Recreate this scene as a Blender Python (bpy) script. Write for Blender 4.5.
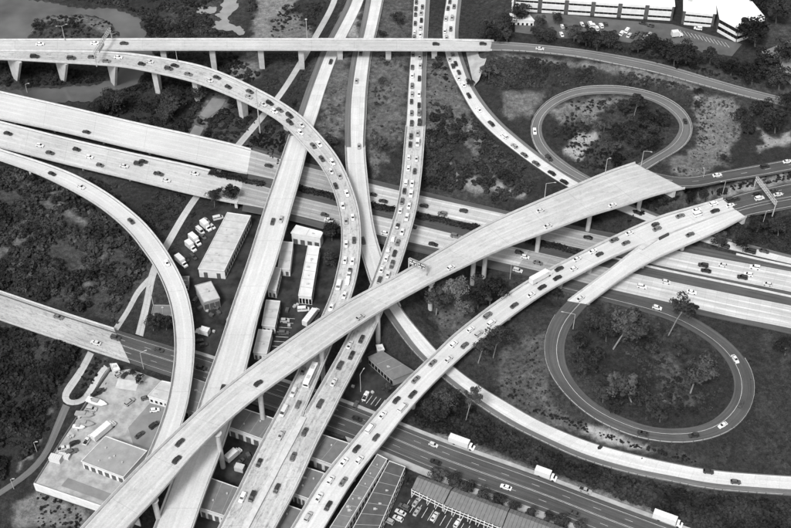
import bpy, bmesh, math, random
import numpy as np
from mathutils import Vector, Matrix, kdtree, noise

for o in list(bpy.data.objects): bpy.data.objects.remove(o)
random.seed(7); RNG = np.random.default_rng(7)
SC = bpy.context.scene
COL = SC.collection
R = math.radians

# ------------------------------------------------------------------ camera, sky, sun, exposure
CAM_H, PITCH, FPX, PW, PH = 377.0, 45.0, 1200.0, 791.0, 528.0
cam = bpy.data.cameras.new('camera'); camo = bpy.data.objects.new('camera', cam); COL.objects.link(camo)
camo.location = (0, 0, CAM_H); camo.rotation_euler = (R(90 - PITCH), 0, 0)
cam.sensor_fit = 'HORIZONTAL'; cam.sensor_width = 36.0; cam.lens = 36.0 * FPX / PW
cam.clip_start = 1.0; cam.clip_end = 20000.0
SC.camera = camo

SUN_ELEV, SUN_AZ = 52.0, 205.0      # azimuth the light comes from, clockwise from +Y (behind the camera, to the left)
world = bpy.data.worlds.new('World'); SC.world = world; world.use_nodes = True
wn, wl = world.node_tree.nodes, world.node_tree.links
wn.clear()
sky = wn.new('ShaderNodeTexSky'); sky.sky_type = 'NISHITA'; sky.sun_disc = False
sky.sun_elevation = R(SUN_ELEV); sky.sun_rotation = R(SUN_AZ); sky.dust_density = 3.0
bw = wn.new('ShaderNodeRGBToBW'); bg = wn.new('ShaderNodeBackground'); bg.inputs['Strength'].default_value = 0.12
wo = wn.new('ShaderNodeOutputWorld')
wl.new(sky.outputs[0], bw.inputs[0]); wl.new(bw.outputs[0], bg.inputs[0]); wl.new(bg.outputs[0], wo.inputs[0])
sun = bpy.data.lights.new('sun', 'SUN'); sun.energy = 1.5; sun.angle = R(11); sun.color = (1.0, 1.0, 1.0)
suno = bpy.data.objects.new('sun', sun); COL.objects.link(suno)
_az = R(SUN_AZ); _d = Vector((math.sin(_az) * math.cos(R(SUN_ELEV)), math.cos(_az) * math.cos(R(SUN_ELEV)), math.sin(R(SUN_ELEV))))
suno.rotation_euler = _d.to_track_quat('Z', 'Y').to_euler(); suno.location = (-100, -100, 500)
SC.view_settings.view_transform = 'Standard'; SC.view_settings.look = 'None'
SC.view_settings.exposure = 0.85; SC.view_settings.gamma = 1.0; SC.view_settings.use_curve_mapping = False
SC.cycles.max_bounces = 5; SC.cycles.diffuse_bounces = 3; SC.cycles.transparent_max_bounces = 4

# ------------------------------------------------------------------ survey: photo point + height -> place
_c, _s = math.cos(R(PITCH)), math.sin(R(PITCH))
def ray(px, py):
    u, v = (px - PW / 2) / FPX, -(py - PH / 2) / FPX
    return Vector((u, _c + v * _s, -_s + v * _c))
def at(px, py, z):
    d = ray(px, py); t = (z - CAM_H) / d.z
    return Vector((d.x * t, d.y * t, z))
def proj(p):
    x, y, z = p[0], p[1], p[2] - CAM_H
    dep = y * _c - z * _s; up = y * _s + z * _c
    return PW / 2 + FPX * x / dep, PH / 2 - FPX * up / dep
def pxscale(p):
    return FPX / (p[1] * _c - (p[2] - CAM_H) * _s)

# ------------------------------------------------------------------ helpers
def link(name, me, mat=None, parent=None):
    o = bpy.data.objects.new(name, me); COL.objects.link(o)
    if mat is not None and me is not None and not me.materials: me.materials.append(mat)
    if parent is not None: o.parent = parent
    return o
def tag(o, label=None, cat=None, group=None, kind=None):
    if label: o['label'] = label
    if cat: o['category'] = cat
    if group: o['group'] = group
    if kind: o['kind'] = kind
    return o
def empty(name, loc=(0, 0, 0), rz=0.0):
    o = bpy.data.objects.new(name, None); COL.objects.link(o); o.location = loc; o.rotation_euler = (0, 0, rz)
    o.empty_display_size = 0.5
    return o
class MB:
    def __init__(s): s.v = []; s.f = []; s.uv = []
    def quad(s, a, b, c, d, uv=None):
        n = len(s.v); s.v += [tuple(a), tuple(b), tuple(c), tuple(d)]; s.f.append((n, n + 1, n + 2, n + 3))
        s.uv.append(uv or ((0, 0), (1, 0), (1, 1), (0, 1)))
    def face(s, pts):
        n = len(s.v); s.v += [tuple(p) for p in pts]; s.f.append(tuple(range(n, n + len(pts)))); s.uv.append(tuple((p[0], p[1]) for p in pts))
    def prism(s, pts, z0, z1):
        """vertical prism over a counter-clockwise polygon"""
        n = len(pts)
        s.face([(p[0], p[1], z1) for p in pts]); s.face([(p[0], p[1], z0) for p in reversed(pts)])
        for i in range(n):
            a, b = pts[i], pts[(i + 1) % n]
            s.quad((a[0], a[1], z0), (b[0], b[1], z0), (b[0], b[1], z1), (a[0], a[1], z1))
    def box(s, c, size, ax=None):
        """box centred at c, size (x,y,z), ax = 3 axis vectors"""
        X, Y, Z = ax or (Vector((1, 0, 0)), Vector((0, 1, 0)), Vector((0, 0, 1)))
        c = Vector(c); hx, hy, hz = X * size[0] / 2, Y * size[1] / 2, Z * size[2] / 2
        P = [c - hx - hy - hz, c + hx - hy - hz, c + hx + hy - hz, c - hx + hy - hz, c - hx - hy + hz, c + hx - hy + hz, c + hx + hy + hz, c - hx + hy + hz]
        for q in ((3, 2, 1, 0), (4, 5, 6, 7), (0, 1, 5, 4), (1, 2, 6, 5), (2, 3, 7, 6), (3, 0, 4, 7)): s.quad(*[P[i] for i in q])
    def tube(s, a, b, r0, r1, n=8, cap=True):
        a, b = Vector(a), Vector(b); d = (b - a)
        if d.length < 1e-6: return
        d.normalize(); u = d.orthogonal().normalized(); w = d.cross(u)
        ra = [a + (u * math.cos(2 * math.pi * i / n) + w * math.sin(2 * math.pi * i / n)) * r0 for i in range(n)]
        rb = [b + (u * math.cos(2 * math.pi * i / n) + w * math.sin(2 * math.pi * i / n)) * r1 for i in range(n)]
        for i in range(n):
            j = (i + 1) % n; s.quad(ra[i], ra[j], rb[j], rb[i])
        if cap: s.face(list(reversed(ra))); s.face(rb)
    def mesh(s, name, weld=False, smooth=False):
        me = bpy.data.meshes.new(name); me.from_pydata(s.v, [], s.f)
        uvl = me.uv_layers.new(name='UVMap'); flat = []
        for q in s.uv:
            for t in q: flat += [t[0], t[1]]
        uvl.data.foreach_set('uv', flat)
        if weld:
            bm = bmesh.new(); bm.from_mesh(me); bmesh.ops.remove_doubles(bm, verts=bm.verts, dist=1e-4); bmesh.ops.recalc_face_normals(bm, faces=bm.faces); bm.to_mesh(me); bm.free()
        if smooth:
            for p in me.polygons: p.use_smooth = True
        me.update(); return me
    def build(s, name, mat, parent=None, **k): return link(name, s.mesh(name, **k), mat, parent)
ORD = ['first', 'second', 'third', 'fourth', 'fifth', 'sixth', 'seventh', 'eighth', 'ninth', 'tenth', 'eleventh', 'twelfth', 'thirteenth', 'fourteenth', 'fifteenth', 'sixteenth', 'seventeenth', 'eighteenth', 'nineteenth', 'twentieth']
def ordinal(n):
    if n < 20: return ORD[n]
    t = n + 1; tens = {2: 'twenty', 3: 'thirty', 4: 'forty', 5: 'fifty', 6: 'sixty'}[t // 10]
    if t % 10 == 0: return tens[:-1] + 'ieth'
    return tens + '-' + ORD[t % 10 - 1]

# ------------------------------------------------------------------ materials (all neutral: the photograph is black and white)
def newmat(name, rough=0.85, spec=0.3):
    m = bpy.data.materials.new(name); m.use_nodes = True; nt = m.node_tree; b = nt.nodes['Principled BSDF']
    b.inputs['Roughness'].default_value = rough; b.inputs['Specular IOR Level'].default_value = spec
    return m, nt, b
class NB:
    """tiny node builder for grey-value graphs"""
    def __init__(s, nt): s.nt = nt
    def n(s, t, **k):
        x = s.nt.nodes.new(t)
        for a, v in k.items(): setattr(x, a, v)
        return x
    def inp(s, node, i, v):
        if v is None: return
        if hasattr(v, 'is_output'): s.nt.links.new(v, node.inputs[i])
        else: node.inputs[i].default_value = v
    def m(s, op, a, b=None, c=None, clamp=False):
        x = s.n('ShaderNodeMath', operation=op, use_clamp=clamp); s.inp(x, 0, a); s.inp(x, 1, b); s.inp(x, 2, c); return x.outputs[0]
    def noise(s, vec, scale, detail=4, rough=0.6, dim='3D'):
        x = s.n('ShaderNodeTexNoise', noise_dimensions=dim); s.inp(x, 'Vector', vec); x.inputs['Scale'].default_value = scale
        x.inputs['Detail'].default_value = detail; x.inputs['Roughness'].default_value = rough; return x.outputs[0]
    def ss(s, v, a, b, lo=0.0, hi=1.0):
        x = s.n('ShaderNodeMapRange', interpolation_type='SMOOTHSTEP'); s.inp(x, 0, v); x.inputs[1].default_value = a; x.inputs[2].default_value = b
        x.inputs[3].default_value = lo; x.inputs[4].default_value = hi; return x.outputs[0]
    def comb(s, x_, y_, z_=0.0):
        x = s.n('ShaderNodeCombineXYZ'); s.inp(x, 0, x_); s.inp(x, 1, y_); s.inp(x, 2, z_); return x.outputs[0]
    def sep(s, v):
        x = s.n('ShaderNodeSeparateXYZ'); s.inp(x, 0, v); return x.outputs
    def bump(s, b, h, strength, dist):
        x = s.n('ShaderNodeBump'); x.inputs['Strength'].default_value = strength; x.inputs['Distance'].default_value = dist
        s.inp(x, 'Height', h); s.nt.links.new(x.outputs[0], b.inputs['Normal'])
    def base(s, b, v):
        c = s.comb(v, v, v); s.nt.links.new(c, b.inputs['Base Color'])
def mat_plain(name, val, rough=0.8, spec=0.3, var=0.12, scale=0.8, metal=0.0):
    m, nt, b = newmat(name, rough, spec); g = NB(nt); b.inputs['Metallic'].default_value = metal
    tc = g.n('ShaderNodeTexCoord'); n1 = g.noise(tc.outputs['Object'], scale, 5, 0.65)
    g.base(b, g.m('MULTIPLY', val, g.ss(n1, 0.25, 0.75, 1 - var, 1 + var)))
    return m
def mat_pavement(name, val, lane=3.6, joint=15.0, streak=0.16, wheel=0.10, blotch=0.14, patch=0.0, slab=0.0, rough=0.85):
    """road surface: UV in metres (u across, v along). tyre wear, oil streaks, joints, patches"""
    m, nt, b = newmat(name, rough, 0.15); g = NB(nt)
    uv = g.n('ShaderNodeUVMap').outputs[0]; u, v, _ = g.sep(uv)
    geo = g.n('ShaderNodeNewGeometry').outputs['Position']
    st = g.noise(g.comb(g.m('MULTIPLY', u, 1.3), g.m('MULTIPLY', v, 0.02)), 1.0, 4, 0.6)
    st2 = g.noise(g.comb(g.m('MULTIPLY', u, 3.5), g.m('MULTIPLY', v, 0.09)), 1.0, 3, 0.6)
    # tyre and oil tracks follow the lanes
    ph = g.m('MULTIPLY', u, 2 * math.pi / lane); wv = g.m('COSINE', ph); wv2 = g.m('COSINE', g.m('MULTIPLY', ph, 2.0))
    tr = g.m('ADD', g.m('MULTIPLY', wv, 0.6), g.m('MULTIPLY', wv2, 0.4))
    big = g.noise(geo, 0.028, 6, 0.68); fine = g.noise(geo, 1.7, 6, 0.7)
    k = g.ss(st, 0.3, 0.7, 1 - streak, 1 + streak)
    k = g.m('MULTIPLY', k, g.ss(st2, 0.3, 0.7, 1 - streak * 0.35, 1 + streak * 0.35))
    k = g.m('MULTIPLY', k, g.m('MULTIPLY_ADD', g.m('MULTIPLY', tr, g.ss(st, 0.35, 0.6, 0.3, 1.0)), wheel, 1.0))
    k = g.m('MULTIPLY', k, g.ss(big, 0.3, 0.7, 1 - blotch, 1 + blotch))
    k = g.m('MULTIPLY', k, g.ss(fine, 0.25, 0.75, 0.9, 1.1))
    if joint:
        fr = g.m('FRACT', g.m('DIVIDE', v, joint)); j = g.m('LESS_THAN', fr, 0.22 / joint)
        k = g.m('MULTIPLY', k, g.m('MULTIPLY_ADD', j, -0.2, 1.0))
    if slab:
        fr = g.m('FRACT', g.m('DIVIDE', v, slab)); j = g.m('LESS_THAN', fr, 0.2 / slab)
        fu = g.m('FRACT', g.m('ADD', g.m('DIVIDE', u, lane), 0.5)); ju = g.m('LESS_THAN', fu, 0.16 / lane)
        cell = g.comb(g.m('FLOOR', g.m('ADD', g.m('DIVIDE', u, lane), 0.5)), g.m('FLOOR', g.m('DIVIDE', v, slab)))
        wn_ = g.n('ShaderNodeTexWhiteNoise', noise_dimensions='2D'); g.inp(wn_, 0, cell)
        k = g.m('MULTIPLY', k, g.m('MULTIPLY_ADD', wn_.outputs[0], 0.12, 0.94))
        k = g.m('MULTIPLY', k, g.m('MULTIPLY_ADD', g.m('MAXIMUM', j, ju), -0.12, 1.0))
    if patch:
        pn = g.noise(g.comb(g.m('MULTIPLY', u, 0.5), g.m('MULTIPLY', v, 0.22)), 1.0, 3, 0.75)
        k = g.m('MULTIPLY', k, g.ss(pn, 0.52, 0.64, 1.0, 1 - patch))
        pn2 = g.noise(g.comb(g.m('MULTIPLY', u, 1.3), g.m('MULTIPLY', v, 0.7)), 1.0, 3, 0.7)
        k = g.m('MULTIPLY', k, g.ss(pn2, 0.50, 0.66, 1.0, 1 - (patch * 0.75 if patch > 0.2 else patch * 0.25)))
    g.base(b, g.m('MULTIPLY', k, val))
    g.bump(b, fine, 0.15, 0.05)
    return m
M = {}
M['deck'] = mat_pavement('concrete_deck', 0.53, joint=28, streak=0.06, wheel=0.08, blotch=0.09)
M['deck_stained'] = mat_pavement('concrete_deck_stained', 0.475, joint=22, streak=0.07, wheel=0.10, blotch=0.12, patch=0.13)
M['deck_worn'] = mat_pavement('concrete_deck_worn', 0.44, joint=22, streak=0.12, wheel=0.08, blotch=0.16, patch=0.30)
M['pcc'] = mat_pavement('concrete_pavement', 0.48, joint=0, slab=4.6, streak=0.17, wheel=0.22, blotch=0.10)
M['pcc_bright'] = mat_pavement('concrete_pavement_bright', 0.56, joint=0, slab=4.6, streak=0.07, wheel=0.06, blotch=0.06)
M['pcc_dark'] = mat_pavement('concrete_pavement_dark', 0.31, joint=0, slab=4.6, streak=0.17, wheel=0.2, blotch=0.10)  # darker slabs for two stretches of each freeway carriageway
M['asphalt'] = mat_pavement('asphalt', 0.082, joint=0, streak=0.22, wheel=0.10, blotch=0.2)
M['asphalt_grey'] = mat_pavement('asphalt_weathered', 0.14, joint=0, streak=0.18, wheel=0.10, blotch=0.15)
M['asphalt_dark'] = mat_pavement('asphalt_dark', 0.055, joint=0, streak=0.25, wheel=0.12, blotch=0.2)
M['path'] = mat_pavement('path_concrete', 0.42, joint=6, streak=0.12, wheel=0.0, blotch=0.2)
M['yard_dark'] = mat_plain('yard_asphalt', 0.036, spec=0.08, var=0.6, scale=0.16)
M['yard_white'] = mat_plain('yard_concrete', 0.33, var=0.3, scale=0.3)
M['yard_grey'] = mat_plain('yard_grey', 0.20, var=0.2, scale=0.15)
M['lot'] = mat_plain('car_park_asphalt', 0.10, var=0.25, scale=0.12)
M['parapet'] = mat_plain('parapet_concrete', 0.50, var=0.14, scale=0.5)
M['girder'] = mat_plain('girder_concrete', 0.42, var=0.15, scale=0.3)
M['pier'] = mat_plain('pier_concrete', 0.46, var=0.16, scale=0.4)
M['slope'] = mat_plain('slope_paving', 0.36, var=0.22, scale=0.25)
M['paint_worn'] = mat_plain('worn_paint', 0.56, var=0.2, scale=0.6)
M['edge_strip'] = mat_plain('edge_strip_dark', 0.25, var=0.3, scale=0.3)
M['pond'] = mat_plain('shallow_pond_bed', 0.26, var=0.15, scale=0.2)
M['paint'] = mat_plain('road_paint', 0.72, var=0.2, scale=0.6)
M['steel'] = mat_plain('galvanised_steel', 0.42, rough=0.5, var=0.15)
M['steel_dark'] = mat_plain('dark_steel', 0.08, rough=0.5, var=0.15)
M['glass'] = mat_plain('window_glass', 0.008, rough=0.12, spec=0.6, var=0.2)
M['rubber'] = mat_plain('tyre_rubber', 0.02, rough=0.8)
M['roof_white'] = mat_plain('roof_white', 0.62, var=0.12, scale=0.2)
M['roof_light'] = mat_plain('roof_light_gravel', 0.46, var=0.16, scale=0.3)
M['roof_grey'] = mat_plain('roof_grey', 0.16, var=0.15, scale=0.4)
M['roof_mid'] = mat_plain('roof_mid_grey', 0.29, var=0.14, scale=0.3)
M['roof_dark'] = mat_plain('roof_dark', 0.08, var=0.2, scale=0.4)
M['roof_white2'] = mat_plain('roof_bright_white', 0.80, var=0.05, scale=0.2)
M['wall_white'] = mat_plain('wall_white', 0.66, var=0.10, scale=0.4)
M['wall_grey'] = mat_plain('wall_grey', 0.30, var=0.14, scale=0.4)
M['wall_dark'] = mat_plain('wall_dark', 0.09, var=0.2, scale=0.4)
M['wood'] = mat_plain('white_timber', 0.62, var=0.1)
M['sign_dark'] = mat_plain('sign_face_dark', 0.05, var=0.05)
M['trunk'] = mat_plain('bark', 0.14, var=0.3, scale=1.5)
M['trunk_pale'] = mat_plain('pale_bark', 0.24, var=0.25, scale=1.5)
M['rock'] = mat_plain('pale_rock', 0.42, var=0.35, scale=0.7)
PAINT = {}
for k_, vs_ in (('w', (0.80, 0.70, 0.60)), ('s', (0.42, 0.34)), ('m', (0.15, 0.10)), ('d', (0.02, 0.035, 0.055))):
    PAINT[k_] = []
    for v_ in vs_:
        p_ = mat_plain('car_paint_' + {'w': 'white', 's': 'silver', 'm': 'grey', 'd': 'dark'}[k_], v_, rough=0.3, spec=0.5, var=0.05); PAINT[k_].append(p_)
        p_.node_tree.nodes['Principled BSDF'].inputs['Coat Weight'].default_value = 1.0; p_.node_tree.nodes['Principled BSDF'].inputs['Coat Roughness'].default_value = 0.06
def mat_foliage(name, lo, hi):
    m, nt, b = newmat(name, 0.8, 0.06); g = NB(nt)
    geo = g.n('ShaderNodeNewGeometry'); oi = g.n('ShaderNodeObjectInfo')
    n1 = g.noise(geo.outputs['Position'], 0.085, 3, 0.6); n2 = g.noise(geo.outputs['Position'], 1.4, 3, 0.7)
    mix = g.m('ADD', g.m('MULTIPLY', g.ss(n1, 0.35, 0.65), 0.65), g.m('MULTIPLY', g.ss(n2, 0.35, 0.65), 0.35))
    mix = g.m('ADD', mix, g.m('MULTIPLY_ADD', oi.outputs['Random'], 0.4, -0.2), clamp=True)
    g.base(b, g.m('MULTIPLY_ADD', mix, hi - lo, lo))
    return m
M['leaf'] = mat_foliage('foliage', 0.013, 0.060)
M['leaf_dark'] = mat_foliage('foliage_dark', 0.010, 0.044)
M['leaf_pale'] = mat_foliage('foliage_pale', 0.07, 0.17)
M['leaf_mid'] = mat_foliage('foliage_mid', 0.03, 0.10)

# ------------------------------------------------------------------ roads: each survey row is far-side x,y, near-side x,y, level
def crom(P, step):
    """Catmull-Rom through paired edge points -> dense left/right arrays"""
    n = len(P); out = []
    def cr(a, b, c, d, t):
        return 0.5 * ((2 * b) + (c - a) * t + (2 * a - 5 * b + 4 * c - d) * t * t + (3 * b - a - 3 * c + d) * t ** 3)
    for i in range(n - 1):
        a, b, c, d = P[max(i - 1, 0)], P[i], P[i + 1], P[min(i + 2, n - 1)]
        if i == 0: a = 2 * b - c
        if i == n - 2: d = 2 * c - b
        k = max(2, int(np.linalg.norm((c - b).reshape(2, 3).mean(0)) / step))
        for j in range(k): out.append(cr(a, b, c, d, j / k))
    out.append(P[-1]); return np.array(out)
class Road:
    def __init__(s, rows, step=3.0, hs=None):
        P = []; h = rows[0][4]
        for r in rows:
            if len(r) > 4: h = r[4]
            P.append((r, h))
        # heights given sparsely are spread evenly between the rows that state them
        idx = [i for i, r in enumerate(rows) if len(r) > 4]; hh = np.interp(range(len(rows)), idx, [rows[i][4] for i in idx])
        Q = []
        for r, z in zip(rows, hh):
            a = at(r[0], r[1], z); b = at(r[2], r[3], z); Q.append(np.array([*a, *b]))
        S = crom(Q, step); s.L = S[:, :3]; s.Rr = S[:, 3:]
        for _ in range(3):   # ease the survey noise
            for A in (s.L, s.Rr): A[1:-1] = 0.25 * A[:-2] + 0.5 * A[1:-1] + 0.25 * A[2:]
        s.C = (s.L + s.Rr) / 2; d = np.gradient(s.C, axis=0); s.T = d / np.linalg.norm(d, axis=1)[:, None]
        w = s.Rr - s.L; s.W = np.linalg.norm(w, axis=1); s.N = w / s.W[:, None]
        s.D = np.concatenate([[0], np.cumsum(np.linalg.norm(np.diff(s.C, axis=0), axis=1))])
        # orientation: is L on the left of travel?
        z = np.cross(s.T[len(s.T) // 2], s.N[len(s.N) // 2])[2]; s.flip = z > 0
    def pt(s, i, frac, off, dz): return s.L[i] + s.N[i] * (s.W[i] * frac + off) + np.array((0, 0, dz))
    def sweep(s, prof, i0=0, i1=None, closed=True, uvw=False):
        """prof: (frac, offset, dz) points round a closed section (or an open strip)"""
        mb = MB(); i1 = len(s.C) - 1 if i1 is None else i1; n = len(prof)
        ring = lambda i: [s.pt(i, *p) for p in prof]
        prev = ring(i0); first = prev
        for i in range(i0 + 1, i1 + 1):
            cur = ring(i)
            for k in range(n if closed else n - 1):
                j = (k + 1) % n
                uk = [p[0] * s.W[i] + p[1] - s.W[i] / 2 for p in (prof[k], prof[j])]
                uv = ((uk[0], s.D[i - 1]), (uk[1], s.D[i - 1]), (uk[1], s.D[i]), (uk[0], s.D[i]))
                q = (prev[k], prev[j], cur[j], cur[k])
                if s.flip: q = q[::-1]; uv = uv[::-1]
                mb.quad(*q, uv=uv)
            prev = cur
        if closed: mb.face(first if not s.flip else first[::-1]); mb.face(prev[::-1] if not s.flip else prev)
        return mb
    def surface(s, dz=0.0, f0=0.0, o0=0.0, f1=1.0, o1=0.0, i0=0, i1=None):
        mb = s.sweep([(f1, o1, dz), (f0, o0, dz)], i0, i1, closed=False)
        return mb
    def idx_near(s, px, py):
        best, bi = 1e9, 0
        for i in range(len(s.C)):
            x, y = proj(s.C[i]); d = (x - px) ** 2 + (y - py) ** 2
            if d < best: best, bi = d, i
        return bi
    def place(s, px, py, up=0.6):
        """photo point -> (position on the road, tangent, along index)"""
        best, res = 1e9, None
        for i in range(len(s.C)):
            p = np.array(at(px, py, s.C[i][2] + up)); r = p - s.C[i]
            a = abs(r @ s.T[i]); lat = abs(r @ s.N[i])
            sc_ = a + max(0, lat - s.W[i] * 0.62) * 3
            if sc_ < best: best, res = sc_, (p, i)
        p, i = res; q = p.copy(); q[2] = s.C[i][2]
        return q, s.T[i], i
    def dashes(s, frac, off=0.0, width=0.14, dash=3.0, gap=9.0, dz=0.02, i0=0, i1=None, solid=False):
        i1 = len(s.C) - 1 if i1 is None else i1; mb = MB()
        if solid: return s.sweep([(frac, off + width / 2, dz), (frac, off - width / 2, dz)], i0, i1, closed=False)
        d = s.D[i0]
        while d < s.D[i1] - dash:
            P = []
            for dd in (d, d + dash):
                c = [np.interp(dd, s.D, s.L[:, k] + s.N[:, k] * (s.W * frac + off)) for k in range(3)]; P.append(np.array(c))
            nrm = s.N[np.searchsorted(s.D, d) - 1] * width / 2; up = np.array((0, 0, dz))
            q = (P[0] + nrm + up, P[0] - nrm + up, P[1] - nrm + up, P[1] + nrm + up)
            mb.quad(*(q[::-1] if s.flip else q)); d += dash + gap
        return mb

RD = {}
GROUND = []      # samples (x,y,z) the land must meet
def ground_samples(rd, i0=0, i1=None, drop=0.12, pad=1.0):
    i1 = len(rd.C) - 1 if i1 is None else i1
    for i in range(i0, i1 + 1, 1):
        n = max(3, int(rd.W[i] / 2.5) + 1)
        for k in range(n):
            f = k / (n - 1); p = rd.pt(i, 0, -pad + f * (rd.W[i] + 2 * pad), -drop); GROUND.append(tuple(p))

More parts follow.
